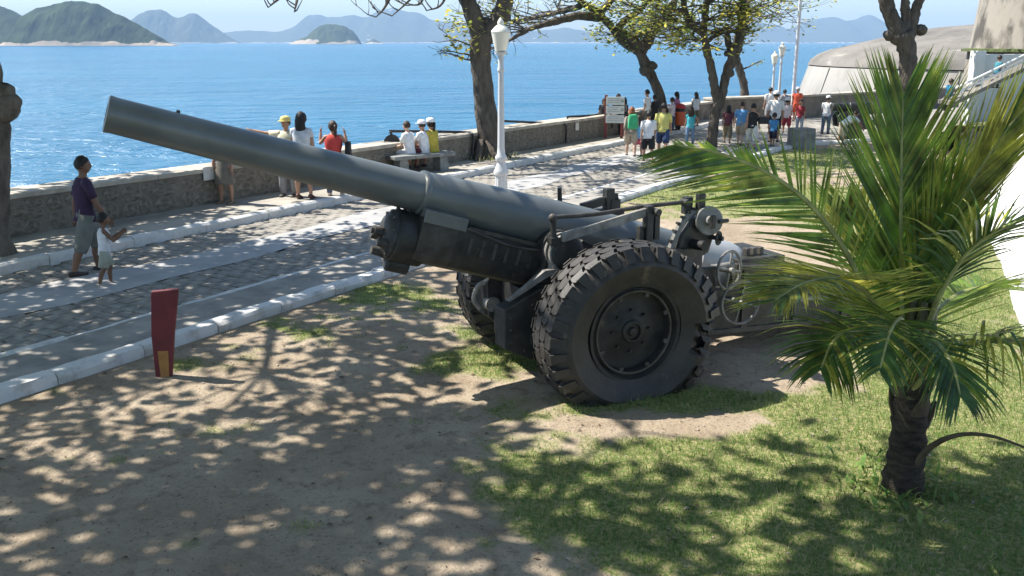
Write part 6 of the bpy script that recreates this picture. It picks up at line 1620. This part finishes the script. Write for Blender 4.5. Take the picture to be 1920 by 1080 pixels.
def wall_face(u, v): 
    d = ray(u, v); C = Vector((0, 0, CAM_H)); t_ = (W0 + qW * .09 - C).dot(qW) / d.dot(qW); return C + d * t_
p_ = [on_wall(731, 246), on_wall(800, 246.5), on_wall(870, 248), wall_face(884, 250), wall_face(887, 262), wall_face(886, 290)]
pipe(p_, 'black pipe arm with half-round weight above the wall behind the bench', on_wall(735, 268))
pipe([on_wall(945, 227), on_wall(1010, 230), on_wall(1052, 231), wall_face(1060, 234), wall_face(1062, 246), wall_face(1061, 268)], 'black pipe arm bending down over the wall right of the forked trunk')
pipe([on_wall(1064, 219), on_wall(1100, 217), on_wall(1135, 214), wall_face(1146, 216), wall_face(1148, 240)], 'black pipe arm with small weight left of the signboard', on_wall(1064, 236))
pipe([on_wall(1195, 207), on_wall(1250, 200), on_wall(1300, 197), on_wall(1332, 195), wall_face(1337, 199), wall_face(1337, 215)], 'long black pipe rail above the wall behind the standing visitors')

# red marker post in the lawn
mo = empty('marker_post', G(311, 708), R(8)); tag(mo, 'leaning dark red marker board with ochre foot panel on the earth', 'marker')
M_MK = mat('marker_red', (.145, .020, .026), .55, var=.15, scale=4, bump=.3, wear=(((.22, .10, .09), 9, .68, (1, 1, .5)),)); M_OC = mat('marker_ochre', (.42, .20, .055), .6, var=.15, scale=6)
b = MB(); b.loft([[V3(-.09, -.03, -.1), V3(.05, -.03, -.1), V3(.05, .03, -.1), V3(-.09, .03, -.1)], [V3(-.092, -.03, .45), V3(.125, -.03, .45), V3(.125, .03, .45), V3(-.092, .03, .45)], [V3(-.055, -.03, .885), V3(.205, -.03, .905), V3(.205, .03, .905), V3(-.055, .03, .885)], [V3(-.045, -.025, .90), V3(.20, -.025, .918), V3(.20, .025, .918), V3(-.045, .025, .90)]])
b.build('board', M_MK, mo, bevel=.006)
b = MB(); b.loft([[V3(-.040, -.036, .0), V3(.040, -.036, .0), V3(.040, -.031, .0), V3(-.040, -.031, .0)], [V3(-.045, -.036, .29), V3(.055, -.036, .29), V3(.055, -.031, .29), V3(-.045, -.031, .29)]]); b.build('foot_panel', M_OC, mo)

# stone block on the lawn edge
o = MB(); o.box((0, 0, .32), (.72, .55, .66), taper=.93); ob = o.build('stone_block', mat('block_stone', (.23, .23, .22), .9, var=.2, scale=4, bump=.6), bevel=.02); ob.location = G(1501, 279); ob.rotation_euler = (0, 0, R(14)); tag(ob, 'plain grey stone block at the edge of the far lawn', 'stone block')

# old bronze cannon half hidden by the palm
co = empty('old_cannon', G(1590, 262), R(184)); co.scale = (.86, .86, .86); tag(co, 'small old muzzle-loading cannon on iron carriage behind the palm', 'cannon')
sc_ = G(1588, 262).y / F_PX
M_BRZ = mat('cannon_bronze_black', (.045, .045, .04), .45, var=.2, scale=6)
b = MB(); b.lathe((0, 0, 1.28), (1, 0, .02), [(.80, .075), (.80, .15), (.76, .17), (.70, .145), (.1, .18), (.08, .20), (.02, .20), (0, .19), (-.8, .23), (-.82, .26), (-.9, .26), (-.95, .12), (-1.02, .08), (-1.1, .09), (-1.14, .02)], 28); b.build('barrel', M_BRZ, co, smooth=True)
b = MB(); b.lathe((0, 0, 1.28), (1, 0, .02), [(.70, .01), (.805, .074)], 20); b.build('bore', M_BORE, co)
for sy in (-.26, .26):
    b = MB(); b.prism([(.55, .55), (.62, .95), (.50, 1.10), (.2, 1.14), (-.2, 1.05), (-.95, .75), (-.9, .45), (0, .40)], sy - .05, sy + .05); b.build('carriage_side', M_BRZ, co, bevel=.01)
b = MB(); b.prism([(.35, -.02), (.12, .5), (-.3, .5), (-.5, -.02)], -.22, .22); b.build('pedestal', M_BRZ, co, bevel=.01)

# boats far out
def boat(u, v, L_, label, cab):
    p = G(u, v, SEA_Z); o = empty('boat', p, rng.uniform(-.4, .4)); tag(o, label, 'boat', 'small boats on the bay')
    b = MB(); b.loft([[V3(x, -w, 1.0 + s), V3(x, -w * .7, -.3), V3(x, w * .7, -.3), V3(x, w, 1.0 + s)] for x, w, s in ((-.5 * L_, L_ * .12, 0), (0, L_ * .16, 0), (.3 * L_, L_ * .12, .3), (.5 * L_, .05, .8))]); b.build('hull', mat('boat_hull_' + ('w' if cab else 'd'), (.6, .6, .6) if cab else (.08, .09, .10), .5), o)
    if cab:
        b = MB(); b.box((-.1 * L_, 0, 1.9), (L_ * .35, L_ * .18, 1.8)); b.build('cabin', mat('boat_cabin', (.55, .55, .52), .5), o)
        b = MB(); b.cyl((-.1 * L_, 0, 2.8), (-.1 * L_, 0, 5.0), .08, n=6); b.build('mast', M_BLKP, o)
boat(1297, 94.5, 12, 'small white fishing boat seen through the far branches', True)
boat(1473, 95, 9, 'small white boat just left of the flagpole', True)
boat(1588, 86.5, 22, 'dark low boat near the horizon above the fort', False)

# bags carried by visitors
def bag(p, size, col, label, nm='shoulder_bag'):
    b = MB(); b.box((0, 0, 0), size, taper=.85); o = b.build(nm, cloth(nm + '_' + col[0], col[1]), bevel=min(size) * .3, smooth=True); o.location = p; tag(o, label, 'bag')
gp = G(1182, 293); bag(gp + V3(.02, -.17, 1.02), (.30, .16, .42), ('green', (.06, .45, .20)), 'bright green backpack on the red-haired woman', 'backpack')
gp = G(630, 366, PZ); bag(gp + V3(.30, -.02, .95), (.12, .26, .34), ('black', (.02, .02, .022)), 'black bag hanging from the shoulder of the woman in red')
gp = G(1408, 280); bag(gp + V3(.32, -.05, .90), (.34, .16, .22), ('dark', (.03, .03, .035)), 'dark handbag at the hip of the woman in black')

make_haze()
